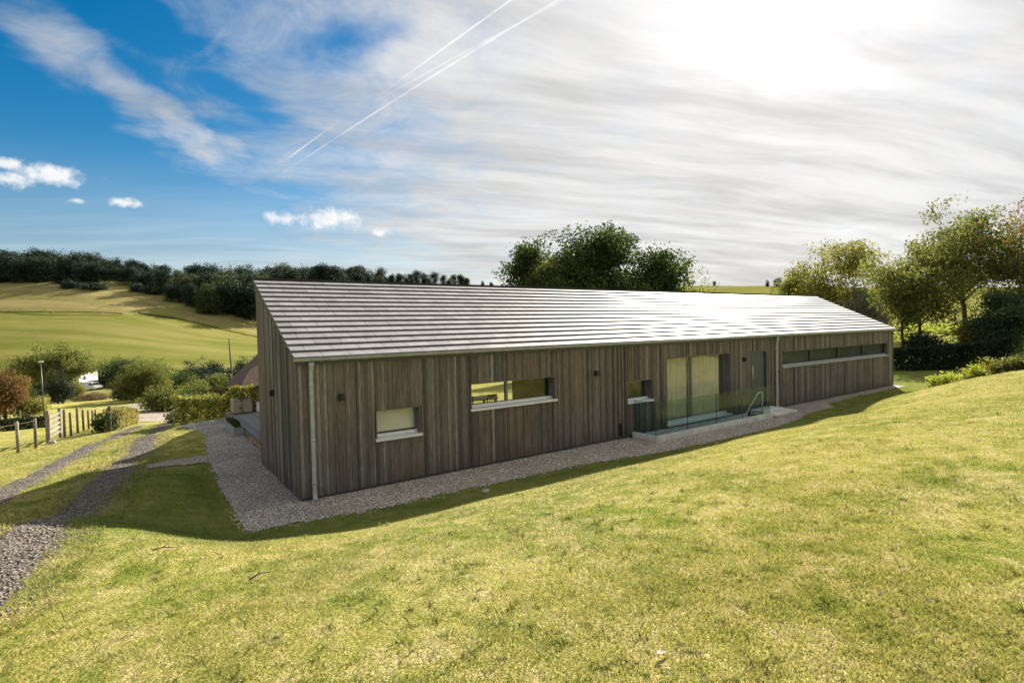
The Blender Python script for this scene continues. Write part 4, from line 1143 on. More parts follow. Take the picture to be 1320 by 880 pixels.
# ---- trees beyond the right end of the house
T('tall airy olive green tree with the highest crown beyond the house\'s right end', 1243, 44, 266, 118, 'leaf_olive', 21, size=.12, trunk_h=.34, tr=.16, nl=13, gap=.30, low=.40, lean=.5, lai=1.15)
T('broad drooping green tree left of the tallest one beyond the dark hedge', 1186, 41, 312, 104, 'leaf_olive', 22, size=.11, trunk_h=.34, tr=.11, gap=.28, low=.40, lai=1.15)
T('slim tree with thin straight trunk closest to the house\'s right eave', 1163, 39, 345, 56, 'leaf_olive', 23, size=.10, trunk_h=.45, tr=.10, gap=.28, low=.44, lai=1.0)
T('loose yellowish crown rising over the right part of the slate roof', 1088, 64, 312, 108, 'leaf_yellow', 24, size=.15, trunk_h=.2, tr=.18, gap=.28, low=.2, lai=1.2)
T('low rounded olive tree just right of the far hillside field', 1036, 70, 350, 74, 'leaf_olive', 25, n=12000, size=.14, trunk_h=.15, tr=.14, gap=.15, low=.15)
T('sparse nearly bare tree with thin brown twigs at the right edge', 1326, 37, 236, 110, 'leaf_rust', 26, n=1300, size=.08, trunk_h=.42, tr=.13, gap=.3, low=.6, depth=4, clump=4, lai=0)
T('leafy green tree under the bare one at the right edge', 1322, 40, 326, 84, 'leaf_olive', 27, size=.11, trunk_h=.2, tr=.12, gap=.22, low=.2, lai=1.3)
T('bluish green young pine in front of the trees at right edge', 1294, 35, 376, 62, 'leaf_pine', 28, cat='pine', name='pine_tree', n=11000, size=.085, trunk_h=.12, tr=.08, nl=14, gap=.12, low=.08, top_sharp=1.6)
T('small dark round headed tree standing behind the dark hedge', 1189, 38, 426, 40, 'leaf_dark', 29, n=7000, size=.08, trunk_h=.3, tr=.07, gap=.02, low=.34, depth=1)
Bp('grey hazy bush between the yellowish tree and the drooping tree', 1118, 0, 370, 66, 'leaf_grey', 31, Y=56, n=9000, size=.11)
Bp('pale pinkish green shrub left of the young pine', 1254, 0, 404, 44, 'leaf_beech', 32, Y=38, n=6000, size=.08)
Bp('sunlit lime shrub between the two bare trunks behind the dark hedge', 1226, 0, 428, 40, 'leaf_lime', 33, Y=54, n=5000, size=.11)
Bp('sunlit lime shrub just right of the house end, behind the hedge', 1163, 0, 436, 34, 'leaf_lime', 34, Y=60, n=4000, size=.12)
Bp('lower lime shrub under the tallest tree beyond the hedge', 1268, 0, 436, 40, 'leaf_lime', 35, Y=52, n=4500, size=.11)
Bp('sunlit yellowish thicket behind the trunks at the right end', 1205, 0, 424, 120, 'leaf_lime', 36, Y=72, n=11000, size=.16)
Bp('sunlit yellowish thicket at far right behind the pine', 1305, 0, 410, 90, 'leaf_lime', 37, Y=66, n=9000, size=.15)
h0, h1 = put(1132, 36), put(1305, 31.5)
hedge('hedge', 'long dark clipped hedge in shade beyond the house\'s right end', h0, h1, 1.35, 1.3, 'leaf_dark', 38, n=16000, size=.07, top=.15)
for i, (px, Y, top, w, mat) in enumerate(((1208, 23.5, 487, 22, 'leaf_lime'), (1226, 23, 481, 28, 'leaf_lime'), (1247, 22, 476, 26, 'leaf_yellow'), (1266, 21.5, 470, 30, 'leaf_lime'), (1288, 20.5, 464, 32, 'leaf_yellow'), (1311, 20, 460, 34, 'leaf_olive'), (1338, 19.5, 458, 40, 'leaf_olive'))):
    Bp(('lowest tuft of lime weeds where the lawn crest begins', 'bushy lime weeds second along the lawn crest', 'yellowish weeds in the middle of the lawn crest', 'tall lime weeds before the shaded hedge on the crest', 'dense yellow green weeds right of the crest\'s middle', 'olive weeds near the right edge on the lawn crest', 'olive weeds cut by the right edge on the crest')[i],
       px, 0, top, w, mat, 60 + i, cat='weeds', name='weed_clump', Y=Y, n=2600, size=.045, group='weeds along the lawn crest', stems=False)

# ---- trees behind the roof
T('dark dense tree, left one of the clump behind the roof ridge', 698, 50, 307, 122, 'leaf_oak', 41, size=.15, trunk_h=.18, tr=.2, gap=.02, low=.1, nl=18, lai=3.6, clump=30)
T('tallest dark tree in the middle of the clump behind the roof', 776, 52, 294, 150, 'leaf_oak', 42, size=.15, trunk_h=.18, tr=.22, gap=.02, low=.1, nl=20, lai=3.8, clump=30)
T('sparser tree with sky gaps, right one of the clump behind roof', 842, 51, 316, 112, 'leaf_oak', 43, size=.15, trunk_h=.2, tr=.16, gap=.12, low=.1, lai=2.2)
T('lighter green young tree in front of the dark clump behind roof', 716, 47, 336, 58, 'leaf_olive', 44, n=9000, size=.1, trunk_h=.15, tr=.1, gap=.1, low=.12)
Bp('low olive bush tapering off right of the clump behind the roof', 893, 0, 352, 44, 'leaf_olive', 45, Y=52, n=5000, size=.11)

# ---- the hilltop wood: copies of a few crowns, too far off to show their parts
def far_tree(seed, mat, h=18., w=13., n=4200, size=.42):
    r = random.Random(seed); lobes = []
    for k in range(9):
        a = r.uniform(0, 6.28); q = r.random() * .3; f = r.uniform(.15, .8)
        lobes.append((math.cos(a) * w * q, math.sin(a) * w * q, h * f, w * r.uniform(.22, .34), w * r.uniform(.22, .34), h * r.uniform(.14, .24)))
    lobes.append((0, 0, h * .5, w * .40, w * .40, h * .46)); lobes.append((0, 0, h * .2, w * .44, w * .44, h * .22))
    o = leaves('wood_tree', lobes, n, size, M[mat], seed, None, .04, .35, 12)
    return o
protos = [far_tree(70, 'leaf_wood'), far_tree(71, 'leaf_wood', 19, 12), far_tree(72, 'leaf_wood', 17, 15), far_tree(73, 'leaf_wood', 18, 13), far_tree(74, 'leaf_wood_light', 16, 12)]
used = [False] * 5
def wood(px, Y, top, k, label, group, sc=None):
    b_ = put(px, Y); h = hgt(px, top, b_); base_h = (18, 19, 17, 18, 16)[k]
    if used[k]: o = protos[k].copy(); col.objects.link(o)
    else: o = protos[k]; used[k] = True
    s = max(.25, h / base_h); o.location = b_ - np.array([0, 0, .3]); q = s * random.uniform(.92, 1.15); o.scale = (q, q, s); o.rotation_euler = (0, 0, random.uniform(0, 6.28))
    tag(o, label, 'tree', group)
rw = random.Random(77)
G1 = ('dark leafy tree in the wood along the left hilltop', 'trees of the left hilltop wood')
topline = [(-80, 326), (0, 322), (40, 322), (80, 321), (105, 322), (125, 328), (150, 332), (180, 335), (200, 338), (225, 340), (260, 340), (300, 341), (345, 342)]
def topy(px): return float(np.interp(px, [q[0] for q in topline], [q[1] for q in topline]))
for row, (Y0, dy) in enumerate(((306, 0), (318, 1), (334, 2))):
    px = -75 + row * 7
    while px < 222:
        wood(px, Y0 + rw.uniform(-7, 7) + (10 if px > 130 else 0), topy(px) + rw.uniform(-2, 6) + (9, 3, -2)[row] , rw.choice((0, 1, 2, 0, 1, 2, 3)), *G1); px += rw.uniform(10, 16)
G2 = ('green tree in the wooded tongue reaching down to the dry field', 'trees of the wooded tongue beside the roof')
for row, (Y0, f) in enumerate(((292, 22), (306, 12), (322, 6), (345, 0))):
    px = 222 + row * 4
    while px < 352:
        wood(px, Y0 + rw.uniform(-5, 5), topy(px) + f + rw.uniform(-3, 6), rw.choice((0, 1, 2, 3, 4)), *G2); px += rw.uniform(10, 16)
G3 = ('small distant tree on the ridge seen over the roof', 'distant trees on the ridge over the roof')
px = 352
while px < 640:
    Y = float(np.interp(px, [350, 450, 600, 640], [400, 470, 620, 660])); top = float(np.interp(px, [350, 380, 420, 440, 480, 520, 560, 600, 640], [340, 341, 338, 341, 345, 348, 351, 356, 360]))
    for q in range(2): wood(px + rw.uniform(-7, 7), Y + q * 18 + rw.uniform(-8, 8), top + rw.uniform(-3.5, 5.5) + (0 if q else 3), rw.choice((0, 1, 2, 3, 4, 3)), *G3)
    px += rw.uniform(4, 15) if px > 480 else rw.uniform(5, 9)
wood(922, 455, 363, 0, 'lone dark tree on the far skyline right of the clump', 'lone trees on the skyline')
wood(990, 430, 359, 1, 'dark far tree where the skyline meets the olive tree', 'lone trees on the skyline')
wood(1003, 428, 357, 2, 'dark far tree where the skyline meets the olive tree', 'lone trees on the skyline')
wood(268, 284, 362, 4, 'sunlit yellow green tree standing before the wooded tongue', None)
for k, (px, py, top, w) in enumerate(((88, 372, 362, 22), (122, 373, 365, 34), (178, 375, 366, 20), (198, 378, 368, 24), (292, 392, 374, 26))):
    Bp(('small scrub bush at the foot of the left hilltop wood', 'widest scrub bush at the foot of the hilltop wood', 'scrub bush below the middle of the wood', 'scrub bush near the tip of the dry field', 'scrub bush at the foot of the wooded tongue')[k], px, py, top, w, 'leaf_wood', 90 + k, n=900, size=.4, stems=False, group='scrub along the wood edge')
# thin hedge lines between the fields
def field_hedge(label, pts, seed):
    p = [ground(*q) for q in pts]
    for i, (a, b_) in enumerate(zip(p[:-1], p[1:])):
        hedge('field_hedge', label[i], a, b_, .38, .45, 'leaf_scrub' if i else 'leaf_wood', seed + i, n=1300, size=.18, group='thin hedges between the fields')
field_hedge(('thin dark hedge line under the dry upper field, left half', 'thin dark hedge line under the dry upper field, right half'), ((-60, 402), (70, 403), (158, 405)), 95)
field_hedge(('thin hedge line slanting down from the wooded tongue', 'thin hedge line meeting the roof edge below the tan field'), ((178, 404), (240, 413), (340, 436)), 98)

# ---- valley: trees, bushes, hedges
T('brownish autumn tree cut by the left edge above the fence', 3, put_g(3, 541)[1], 474, 58, 'leaf_rust', 101, n=9000, size=.10, trunk_h=.25, tr=.13, gap=.18, low=.22)
T('broad olive tree with a dark ivy clad trunk beside the white van', 66, put_g(72, 519)[1], 449, 84, 'leaf_olive', 102, n=14000, size=.15, trunk_h=.42, tr=.3, gap=.14, low=.46)
bl = [
 ('yellowish bush below the brown tree at the left edge', 38, 539, 512, 36, 'leaf_yellow', None),
 ('very dark bush to the left of the ivy clad trunk', 44, 513, 468, 50, 'leaf_dark', None),
 ('dark column of ivy round the broad tree\'s trunk', 79, 520, 474, 28, 'leaf_dark', None),
 ('dark bush between the rusty tree and the pole', 28, 520, 484, 30, 'leaf_oak', None),
 ('pale green bush at the tail of the white van', 95, 514, 491, 20, 'leaf_yellow', None),
 ('low reddish brown scrub in front of the white van', 118, 516, 507, 44, 'leaf_scrub', None),
 ('dark tree like bush right of the white cottage', 137, 0, 466, 44, 'leaf_wood', 160),
 ('tall dark bush behind the big yellow green one', 163, 0, 459, 44, 'leaf_oak', 140),
 ('big yellow green rounded bush beside the pale lane', 188, 517, 462, 64, 'leaf_olive', None),
 ('shaded bush at the left foot of the big yellow green one', 164, 516, 489, 40, 'leaf_dark', None),
 ('olive bush at the bend of the lane', 214, 529, 499, 46, 'leaf_olive', None),
 ('dark green bush by the right end of the lane', 236, 528, 504, 38, 'leaf_oak', None),
 ('light olive bush behind the front hedge, left', 252, 521, 492, 38, 'leaf_olive', None),
 ('pale bush behind the front hedge, centre', 280, 520, 497, 32, 'leaf_beech', None),
 ('mid green bush under the telegraph pole', 272, 0, 483, 46, 'leaf_olive', 80),
 ('dull green bush right of the big yellow green one', 230, 0, 477, 40, 'leaf_oak', 92),
 ('grey green bush left of the brick house', 298, 0, 486, 32, 'leaf_oak', 76),
 ('dark bush at the foot of the green field, left of pole', 247, 0, 465, 34, 'leaf_dark', 120),
 ('round dark bush at the foot of the green field', 275, 0, 461, 30, 'leaf_wood', 124),
 ('long dark bush below the round dark one', 262, 0, 471, 50, 'leaf_wood', 104),
 ('dark bush just right of the telegraph pole', 312, 0, 464, 30, 'leaf_wood', 112),
 ('dull bush rising behind the brick house roof', 330, 0, 460, 30, 'leaf_oak', 118),
 ('dark bush in the gap between pole and house', 296, 0, 472, 40, 'leaf_wood', 98),
 ('olive bush at the left end of the field foot', 205, 0, 466, 40, 'leaf_olive', 128),
 ('bright lime shrub beside the brick house wall', 290, 508, 486, 11, 'leaf_lime', None),
 ('yellow shrub in front of the brick house', 328, 507, 489, 26, 'leaf_yellow', None),
 ('dark bush filling the hedge line at far left', 18, 0, 470, 50, 'leaf_wood', 150),
 ('dark round bush beside the end post of the beech hedge', 136, 556, 533, 13, 'leaf_oak', None),
 ('small grey shrub at the end of the front hedge', 227, 545, 531, 13, 'leaf_grey', None)]
for i, (lab, px, by, top, w, mat, Y) in enumerate(bl):
    Bp(lab, px, by, top, w, mat, 120 + i, Y=Y, n=4200, size=.085 if (Y or 60) < 70 else .15)
def hd(label, a, b_, h, w, mat, seed, n, size, **kw): hedge('hedge', label, put_g(*a), put_g(*b_), h, w, mat, seed, n, size, **kw)
hd('leafy yellow green hedge between the lawn end and the drive', (236, 546), (325, 540), 1.25, .8, 'leaf_yellow', 151, 9000, .06, rough=.16)
hd('short beech hedge beyond the gate along the track', (145, 556), (172, 546), 1.0, .7, 'leaf_beech', 152, 6000, .05)
hd('flat topped dark green hedge in front of the brick house', (284, 522), (352, 521), 1.35, 1.0, 'leaf_pine', 153, 8000, .07)
hd('low dark hedge behind the wire fence', (4, 556), (56, 551), .75, .8, 'leaf_dark', 154, 6000, .06)
hd('far clipped dark hedge to the right of the white van', (118, 501), (160, 499), 2.0, 1.6, 'leaf_dark', 155, 4000, .16)

# ================================================================== valley buildings, van, poles
def simple_house(name, label, base, rz, lx, ly, wall_h, roof_h, wallm, roofm, hip=0., wins=(), chimney=False, ov=.35):
    t = empty(name, base, rz); tag(t, label, 'house')
    b = MB(); b.box(-lx / 2, lx / 2, -ly / 2, ly / 2, -1.5, wall_h)
    if hip == 0: b.add([(-lx / 2, -ly / 2, wall_h), (-lx / 2, ly / 2, wall_h), (-lx / 2, 0, wall_h + roof_h * .93), (lx / 2, -ly / 2, wall_h), (lx / 2, ly / 2, wall_h), (lx / 2, 0, wall_h + roof_h * .93)], [(0, 1, 2), (3, 5, 4), (0, 2, 5, 3), (1, 4, 5, 2)])
    b.build('wall', M[wallm], t)
    b = MB(); X, Y = lx / 2 + ov, ly / 2 + ov; e = wall_h - .12; hx = X - hip
    vs = [(-X, -Y, e), (X, -Y, e), (X, Y, e), (-X, Y, e), (-hx, 0, wall_h + roof_h), (hx, 0, wall_h + roof_h)]
    vs += [(x, y, z + .16) for x, y, z in vs]
    f = [(0, 1, 5, 4), (1, 2, 5), (2, 3, 4, 5), (3, 0, 4)]
    b.add(vs, [tuple(reversed(q)) for q in f] + [tuple(i + 6 for i in q) for q in f] + [(0, 6, 7, 1), (1, 7, 8, 2), (2, 8, 9, 3), (3, 9, 6, 0)])
    rf = b.build('roof', M[roofm], t)
    if chimney:
        b = MB(); b.box(-.4, .4, -.35, .35, wall_h + roof_h - .5, wall_h + roof_h + .9); b.box(-.45, .45, -.4, .4, wall_h + roof_h + .9, wall_h + roof_h + 1.0); b.build('chimney', M['brick'], rf)
    for (x, y, z, w, h, ax) in wins:
        b = MB()
        if ax == 'y': b.box(x - w / 2, x + w / 2, y - .06, y + .06, z, z + h)
        else: b.box(x - .06, x + .06, y - w / 2, y + w / 2, z, z + h)
        wn = b.build('window', M['white'], t); b = MB()
        if ax == 'y': b.box(x - w / 2 + .08, x + w / 2 - .08, y - .075, y + .075, z + .08, z + h - .08)
        else: b.box(x - .075, x + .075, y - w / 2 + .08, y + w / 2 - .08, z + .08, z + h - .08)
        b.build('pane', M['dark_frame'], wn)
    return t
bp_ = at_y(103, 496, 147)
simple_house('cottage', 'small white rendered cottage half hidden by trees above the van', bp_, R(6), 4.6, 7.6, 3.9, 1.6, 'white', 'dark_frame', 0, [(2.3, -1.6, 1.4, 1.0, 1.1, 'x'), (0, -3.8, 1.4, 1.2, 1.1, 'y')])
bp_ = put(350, 74); zr = at_y(346, 456, 74)[2]; ze = at_y(310, 499, 70)[2]
simple_house('brick_house', 'brick house with brown tiled hip roof showing beside the gable wall', np.array([bp_[0], 74, ze - 2.6]), R(38), 9.5, 8., 2.6, zr - ze, 'brick', 'clay', 3.4, [(-1.5, -4.0, .9, 1.4, 1.1, 'y'), (-4.75, 0, .9, 1.2, 1.1, 'x')], True)

def van(base, rz):
    t = empty('parked_van', base, rz); tag(t, 'white panel van parked below the white cottage', 'van')
    prof = [(-2.5, .35), (-2.5, 1.75), (-2.35, 2.0), (1.0, 2.02), (1.35, 1.9), (1.95, 1.25), (2.45, 1.05), (2.55, .8), (2.55, .35)]
    def ext(mb, pr, y0, y1, inset=0.):
        n = len(pr); vs = [(x, y0 + (inset if z > 1.2 else 0), z) for x, z in pr] + [(x, y1 - (inset if z > 1.2 else 0), z) for x, z in pr]
        mb.add(vs, [tuple(range(n)), tuple(range(2 * n - 1, n - 1, -1))] + [(i, i + n, (i + 1) % n + n, (i + 1) % n) for i in range(n)])
    b = MB(); ext(b, prof, -.95, .95, .1); b.build('body', M['white'], t)
    b = MB(); b.add([(1.42, -.78, 1.84), (1.42, .78, 1.84), (1.97, .86, 1.275), (1.97, -.86, 1.275), (1.38, -.78, 1.86), (1.38, .78, 1.86), (1.93, .86, 1.25), (1.93, -.86, 1.25)], [(0, 1, 2, 3), (7, 6, 5, 4), (0, 4, 5, 1), (2, 6, 7, 3), (1, 5, 6, 2), (0, 3, 7, 4)]); b.build('windscreen', M['dark_frame'], t)
    for s in (-1, 1):
        b = MB(); y = s * .875; b.add([(.55, y, 1.25), (1.75, y + s * .02, 1.25), (1.25, y - s * .01, 1.82), (.55, y - s * .01, 1.82), (.55, y + s * .03, 1.25), (1.75, y + s * .04, 1.25), (1.25, y + s * .02, 1.82), (.55, y + s * .02, 1.82)], [(0, 1, 2, 3), (7, 6, 5, 4), (0, 4, 5, 1), (1, 5, 6, 2), (2, 6, 7, 3), (3, 7, 4, 0)]); b.build('side_window', M['dark_frame'], t)
        for x in (-1.6, 1.65):
            b = MB(); b.tube([(x, s * .74, .33), (x, s * .965, .33)], .33, 16); w = b.build('wheel', M['rubber'], t)
            b = MB(); b.tube([(x, s * .96, .33), (x, s * .975, .33)], .2, 12); b.build('rim', M['steel'], w)
        b = MB(); b.box(2.46, 2.57, s * .72 - .14, s * .72 + .14, .78, .95, bev=.02); b.build('headlight', M['steel'], t)
    b = MB(); b.box(2.5, 2.62, -.94, .94, .32, .58, bev=.03); b.build('bumper', M['dark_frame'], t)
van(put(115, 132), R(-18))

# telegraph pole, lamp post
pb = put(298, 96); hp = hgt(297, 436, pb)
t = empty('telegraph_pole', pb); tag(t, 'dark wooden telegraph pole leaning slightly at the foot of the field', 'pole'); t.rotation_euler = (0, R(-2.2), 0)
b = MB(); b.tube([(0, 0, -.5), (0, 0, hp * .5), (0, 0, hp)], [.16, .14, .11], 10); b.build('pole', M['pole_wood'], t)
b = MB(); b.tube([(0, -.14, hp - .35), (0, .14, hp - .35)], .03, 6); b.box(-.05, .05, -.16, .16, hp - .5, hp - .42); b.build('insulator', M['steel'], t)
pb = put_g(57, 539); hp = hgt(55, 466, pb)
t = empty('lamp_post', pb); tag(t, 'thin grey lamp post with a white twin head beyond the gate', 'lamp post'); t.rotation_euler = (0, R(-1.), 0)
b = MB(); b.tube([(0, 0, -.3), (0, 0, hp * .3), (0, 0, hp)], [.06, .05, .035], 10); b.build('pole', M['dark_frame'], t)
for s in (-1, 1):
    b = MB(); b.box(*sorted((s * .03, s * .22)), -.07, .07, hp - .05, hp + .04, bev=.02); b.build('lamp_head', M['white'], t)

# ---- fence along the paddock, gate
def fence(label, pts, hs, rails, post=.055, group=None):
    P = [put_g(*q) for q in pts]; o = P[0]; t = empty('paddock_fence', o); tag(t, label, 'fence', group)
    for p, h in zip(P, hs):
        b = MB(); m_ = Matrix.Translation(Vector(p - o)) @ Matrix.Rotation(random.uniform(0, 1.5), 4, 'Z') @ Matrix.Rotation(random.gauss(0, .025), 4, 'X')
        b.tube([m_ @ Vector((0, 0, -.3)), m_ @ Vector((0, 0, h * .97)), m_ @ Vector((0, 0, h))], [post, post * .95, post * .6], 8, random.random()); b.build('post', M['fence_wood'], t)
    for f in rails:
        b = MB(); q = [Vector(p - o) + Vector((0, 0, h * f)) for p, h in zip(P, hs)]
        fine = []
        for a, c in zip(q[:-1], q[1:]):
            for k in range(4): fine.append(a.lerp(c, k / 4) - Vector((0, 0, .02 * math.sin(math.pi * k / 4))))
        fine.append(q[-1]); b.tube(fine, .006, 5); b.build('wire', M['fence_wood'], t)
    return t
fence('weathered post and wire fence on the left, before the white gate', [(-40, 600), (-8, 592), (23.8, 584), (46.4, 578)], [1.2, 1.2, 1.2, 1.2], (.92, .62, .3))
fence('row of weathered posts and wire running from the gate to the beech hedge', [(83.5, 563.5), (91.8, 561.4), (100.5, 558.5), (107.8, 554.6), (114.4, 552.4), (119.4, 550), (123.5, 548.3)], [1.25, 1.1, 1.22, 1.1, 1.08, 1.08, 1.1], (.85, .5))
fence('far line of thin posts crossing the paddock behind the dark hedge', [(2, 551), (14, 550.5), (26.7, 550), (40, 548), (52, 546.5)], [.9, .9, 1.25, .9, .9], (.9, .5), .05)
for lab, px, py, h in (('dark square gate post on the left side of the pale gate', 62.2, 571.5, 1.35), ('pale square gate post at the right end of the pale gate', 78.5, 564.5, 1.3), ('dark thick post at the near end of the beech hedge', 142, 556, 1.15), ('dark post in front of the yellow green hedge', 240, 545.5, 1.35)):
    p = put_g(px, py); t = tag(empty('gate_post', p, .4), lab, 'post')
    b = MB(); b.box(-.06, .06, -.06, .06, -.3, h, random.random() if 'pale' in lab else .0, bev=.012); b.build('shaft', M['fence_wood'], t)
    b = MB(); b.box(-.068, .068, -.068, .068, h + .001, h + .03, .1, bev=.01); b.build('cap', M['fence_wood'], t)
ga, gb = put_g(63.6, 571.5), put_g(78, 565); t = empty('field_gate', ga); tag(t, 'pale wooden five bar field gate standing open by the track', 'gate')
d = Vector(gb - ga); gl_ = d.length * 1.05; d.normalize(); t.rotation_euler = (0, 0, math.atan2(d[1], d[0]))
for k in range(5):
    b = MB(); z = .22 + k * .2 + (.02 if k > 2 else 0); b.box(.03, gl_ - .03, -.02, .02, z, z + .085, random.random()); b.build('rail', M['gate_wood'], t)
for x in (.0, gl_ - .09):
    b = MB(); b.box(x, x + .09, -.035, .035, .12, 1.22, random.random(), bev=.006); b.build('stile', M['gate_wood'], t)
b = MB(); th_ = math.atan2(.8, gl_ - .2); b.box(0, math.hypot(.8, gl_ - .2), .022, .045, -.04, .04, .4, m=Matrix.Translation((.1, 0, .27)) @ Matrix.Rotation(-th_, 4, 'Y')); b.build('brace', M['gate_wood'], t)
p = put_g(67, 572.5); o_ = tag(empty('stone_block', p, .3), 'pale stone block lying at the foot of the gate', 'stone'); b = MB(); b.box(-.13, .13, -.09, .09, -.05, .14, bev=.03); b.build('block', M['stone_block'], o_)

# ---- on and beside the deck
def local(name, label, cat, u, v, z, rz=0., group=None):
    return tag(empty(name, world(u, v, z), RZ + rz), label, cat, group)
t = local('planter', 'long low grey planter box with green plants beside the deck', 'planter', .14, 9.5, .015)
b = MB()
for x0, x1, y0, y1 in ((-.15, -.125, -1.0, 1.0), (.125, .15, -1.0, 1.0), (-.1245, .1245, -1.0, -.975), (-.1245, .1245, .975, 1.0)): b.box(x0, x1, y0, y1, 0, .29)
b.build('box', M['zinc_box'], t); b = MB(); b.box(-.124, .124, -.974, .974, .02, .25); b.build('soil', M['soil'], t)
lb = [(random.uniform(-.05, .05), -.85 + k * .21, .30 + random.uniform(0, .05), .10, .12, .08) for k in range(9)]
leaves('foliage', lb, 1500, .03, M['leaf_oak'], 160, t, .05, 3., 8, spread=.25)
t = local('storage_cube', 'square beige rattan storage cube at the far corner of the deck', 'storage cube', .82, 12.4, .254)
b = MB(); b.box(-.34, .34, -.34, .34, .03, .52, bev=.02); b.build('body', M['rattan'], t); b = MB(); b.box(-.35, .35, -.35, .35, .521, .55, bev=.012); b.build('lid', M['stone_block'], t)
for x in (-.29, .29):
    for y in (-.29, .29): b = MB(); b.box(x - .03, x + .03, y - .03, y + .03, 0, .029); b.build('foot', M['dark_frame'], t)
t = local('tray', 'small dark tray lying on the rattan cube', 'tray', .87, 12.4, .805); b = MB(); b.box(-.16, .16, -.12, .12, 0, .02, bev=.004)
for q in ((-.16, -.145, -.12, .12), (.145, .16, -.12, .12), (-.144, .144, -.12, -.105), (-.144, .144, .105, .12)): b.box(*q, .021, .05)
b.build('tray_base', M['dark_frame'], t)
t = local('side_box', 'white low side box on the deck right of the rattan cube', 'box', 1.62, 12.4, .254)
b = MB(); b.box(-.3, .3, -.3, .3, .0, .36, bev=.02); b.build('body', M['white'], t); b = MB(); b.box(-.31, .31, -.31, .31, .361, .39, bev=.01); b.build('lid', M['white'], t)

# ---- seen through the long window: table and chairs in the sunlit room
t = local('dining_table', 'dark dining table inside behind the long low window', 'table', 6.9, 5.2, .151)
b = MB(); b.box(-1.0, 1.0, -.45, .45, .71, .75, bev=.006); b.build('table_top', M['oak'], t)
for x in (-.92, .92):
    for y in (-.38, .38): b = MB(); b.box(x - .035, x + .035, y - .035, y + .035, 0, .709); b.build('leg', M['oak'], t)
def chair(label, u, v, rz):
    t = local('dining_chair', label, 'chair', u, v, .151, rz, 'dining chairs in the room behind the long window')
    b = MB(); b.box(-.21, .21, -.21, .21, .43, .465, bev=.01); b.build('seat', M['black'], t)
    for x in (-.18, .18):
        b = MB(); b.box(x - .018, x + .018, -.2, -.164, 0, .95); b.build('leg', M['black'], t)
        b = MB(); b.box(x - .018, x + .018, .164, .2, 0, .429); b.build('leg', M['black'], t)
    b = MB(); b.box(-.161, .161, -.19, -.172, .86, .95)
    for x in (-.09, 0, .09): b.box(x - .012, x + .012, -.188, -.174, .466, .859)
    b.build('backrest', M['black'], t)
chair('black spindle back chair at the near side of the indoor table', 7.35, 4.5, 0.)
chair('black spindle back chair at the left end of the indoor table', 6.4, 4.5, .1)
chair('black spindle back chair at the far side of the indoor table', 7.2, 5.9, math.pi)

# ---- small things on the lawn
def stone(label, px, py, s, mat, seed, name='stone', cat='stone'):
    p = put_g(px, py); r = random.Random(seed); b = MB(); pts = []; n, m_ = 8, 5; vs = []; fs = []
    for j in range(m_):
        f = math.pi * (j + .5) / m_
        for i in range(n):
            a = 6.28 * i / n; q = s * r.uniform(.8, 1.15); vs.append((q * math.sin(f) * math.cos(a), q * math.sin(f) * math.sin(a) * .75, q * math.cos(f) * .45))
    for j in range(m_ - 1):
        for i in range(n): fs.append((j * n + i, (j + 1) * n + i, (j + 1) * n + (i + 1) % n, j * n + (i + 1) % n))
    fs += [tuple(range(n)), tuple(reversed([(m_ - 1) * n + i for i in range(n)]))]
    b.add(vs, fs, .5, True); o = b.build(name, M[mat], None, [float(p[0]), float(p[1]), float(p[2] + s * .3)]); return tag(o, label, cat)
stone('grey flat stone in the shaded grass beside the gravel', 626, 634, .10, 'stone_block', 5)
def twig(label, px, py, ln, a):
    p = put_g(px, py); b = MB(); q = [Vector((0, 0, .035)), Vector((ln * .4, ln * .06, .05)), Vector((ln, -.02, .04))]; b.tube(q, [.009, .007, .003], 6); b.tube([q[1], q[1] + Vector((ln * .2, ln * .2, .03))], [.005, .002], 5)
    o = b.build('twig', M['twig'], None, [float(v) for v in p]); o.rotation_euler = (0, 0, a); tag(o, label, 'twig')
twig('dark twig lying on the sunny lawn below the gravel corner', 322, 748, .22, .9)
twig('thin dark twig lying near the left of the sunny lawn', 197, 713, .25, .3)
def dry_leaf(label, px, py, s, a):
    p = put_g(px, py); b = MB(); ks = 7; vs = []
    for i in range(ks):
        f = i / (ks - 1); w = s * .38 * math.sin(math.pi * (.05 + .9 * f)); z = .035 + s * .35 * (f - .5) ** 2
        vs += [(s * (f - .5), -w, z + w * .4), (s * (f - .5), 0, z), (s * (f - .5), w, z + w * .4)]
    n0 = len(vs); vs += [(x, y, z + .002) for x, y, z in vs]; fs = []
    for i in range(ks - 1):
        for j in range(2):
            q = (i * 3 + j, i * 3 + j + 1, i * 3 + j + 4, i * 3 + j + 3); fs.append(tuple(reversed(q))); fs.append(tuple(k + n0 for k in q))
    b.add(vs, fs); o = b.build('fallen_leaf', M['leaf_litter'], None, [float(v) for v in p]); o.rotation_euler = (0, 0, a); tag(o, label, 'leaf')
dry_leaf('pale dry leaf on the lawn at the bottom centre right', 852, 852, .05, .4)

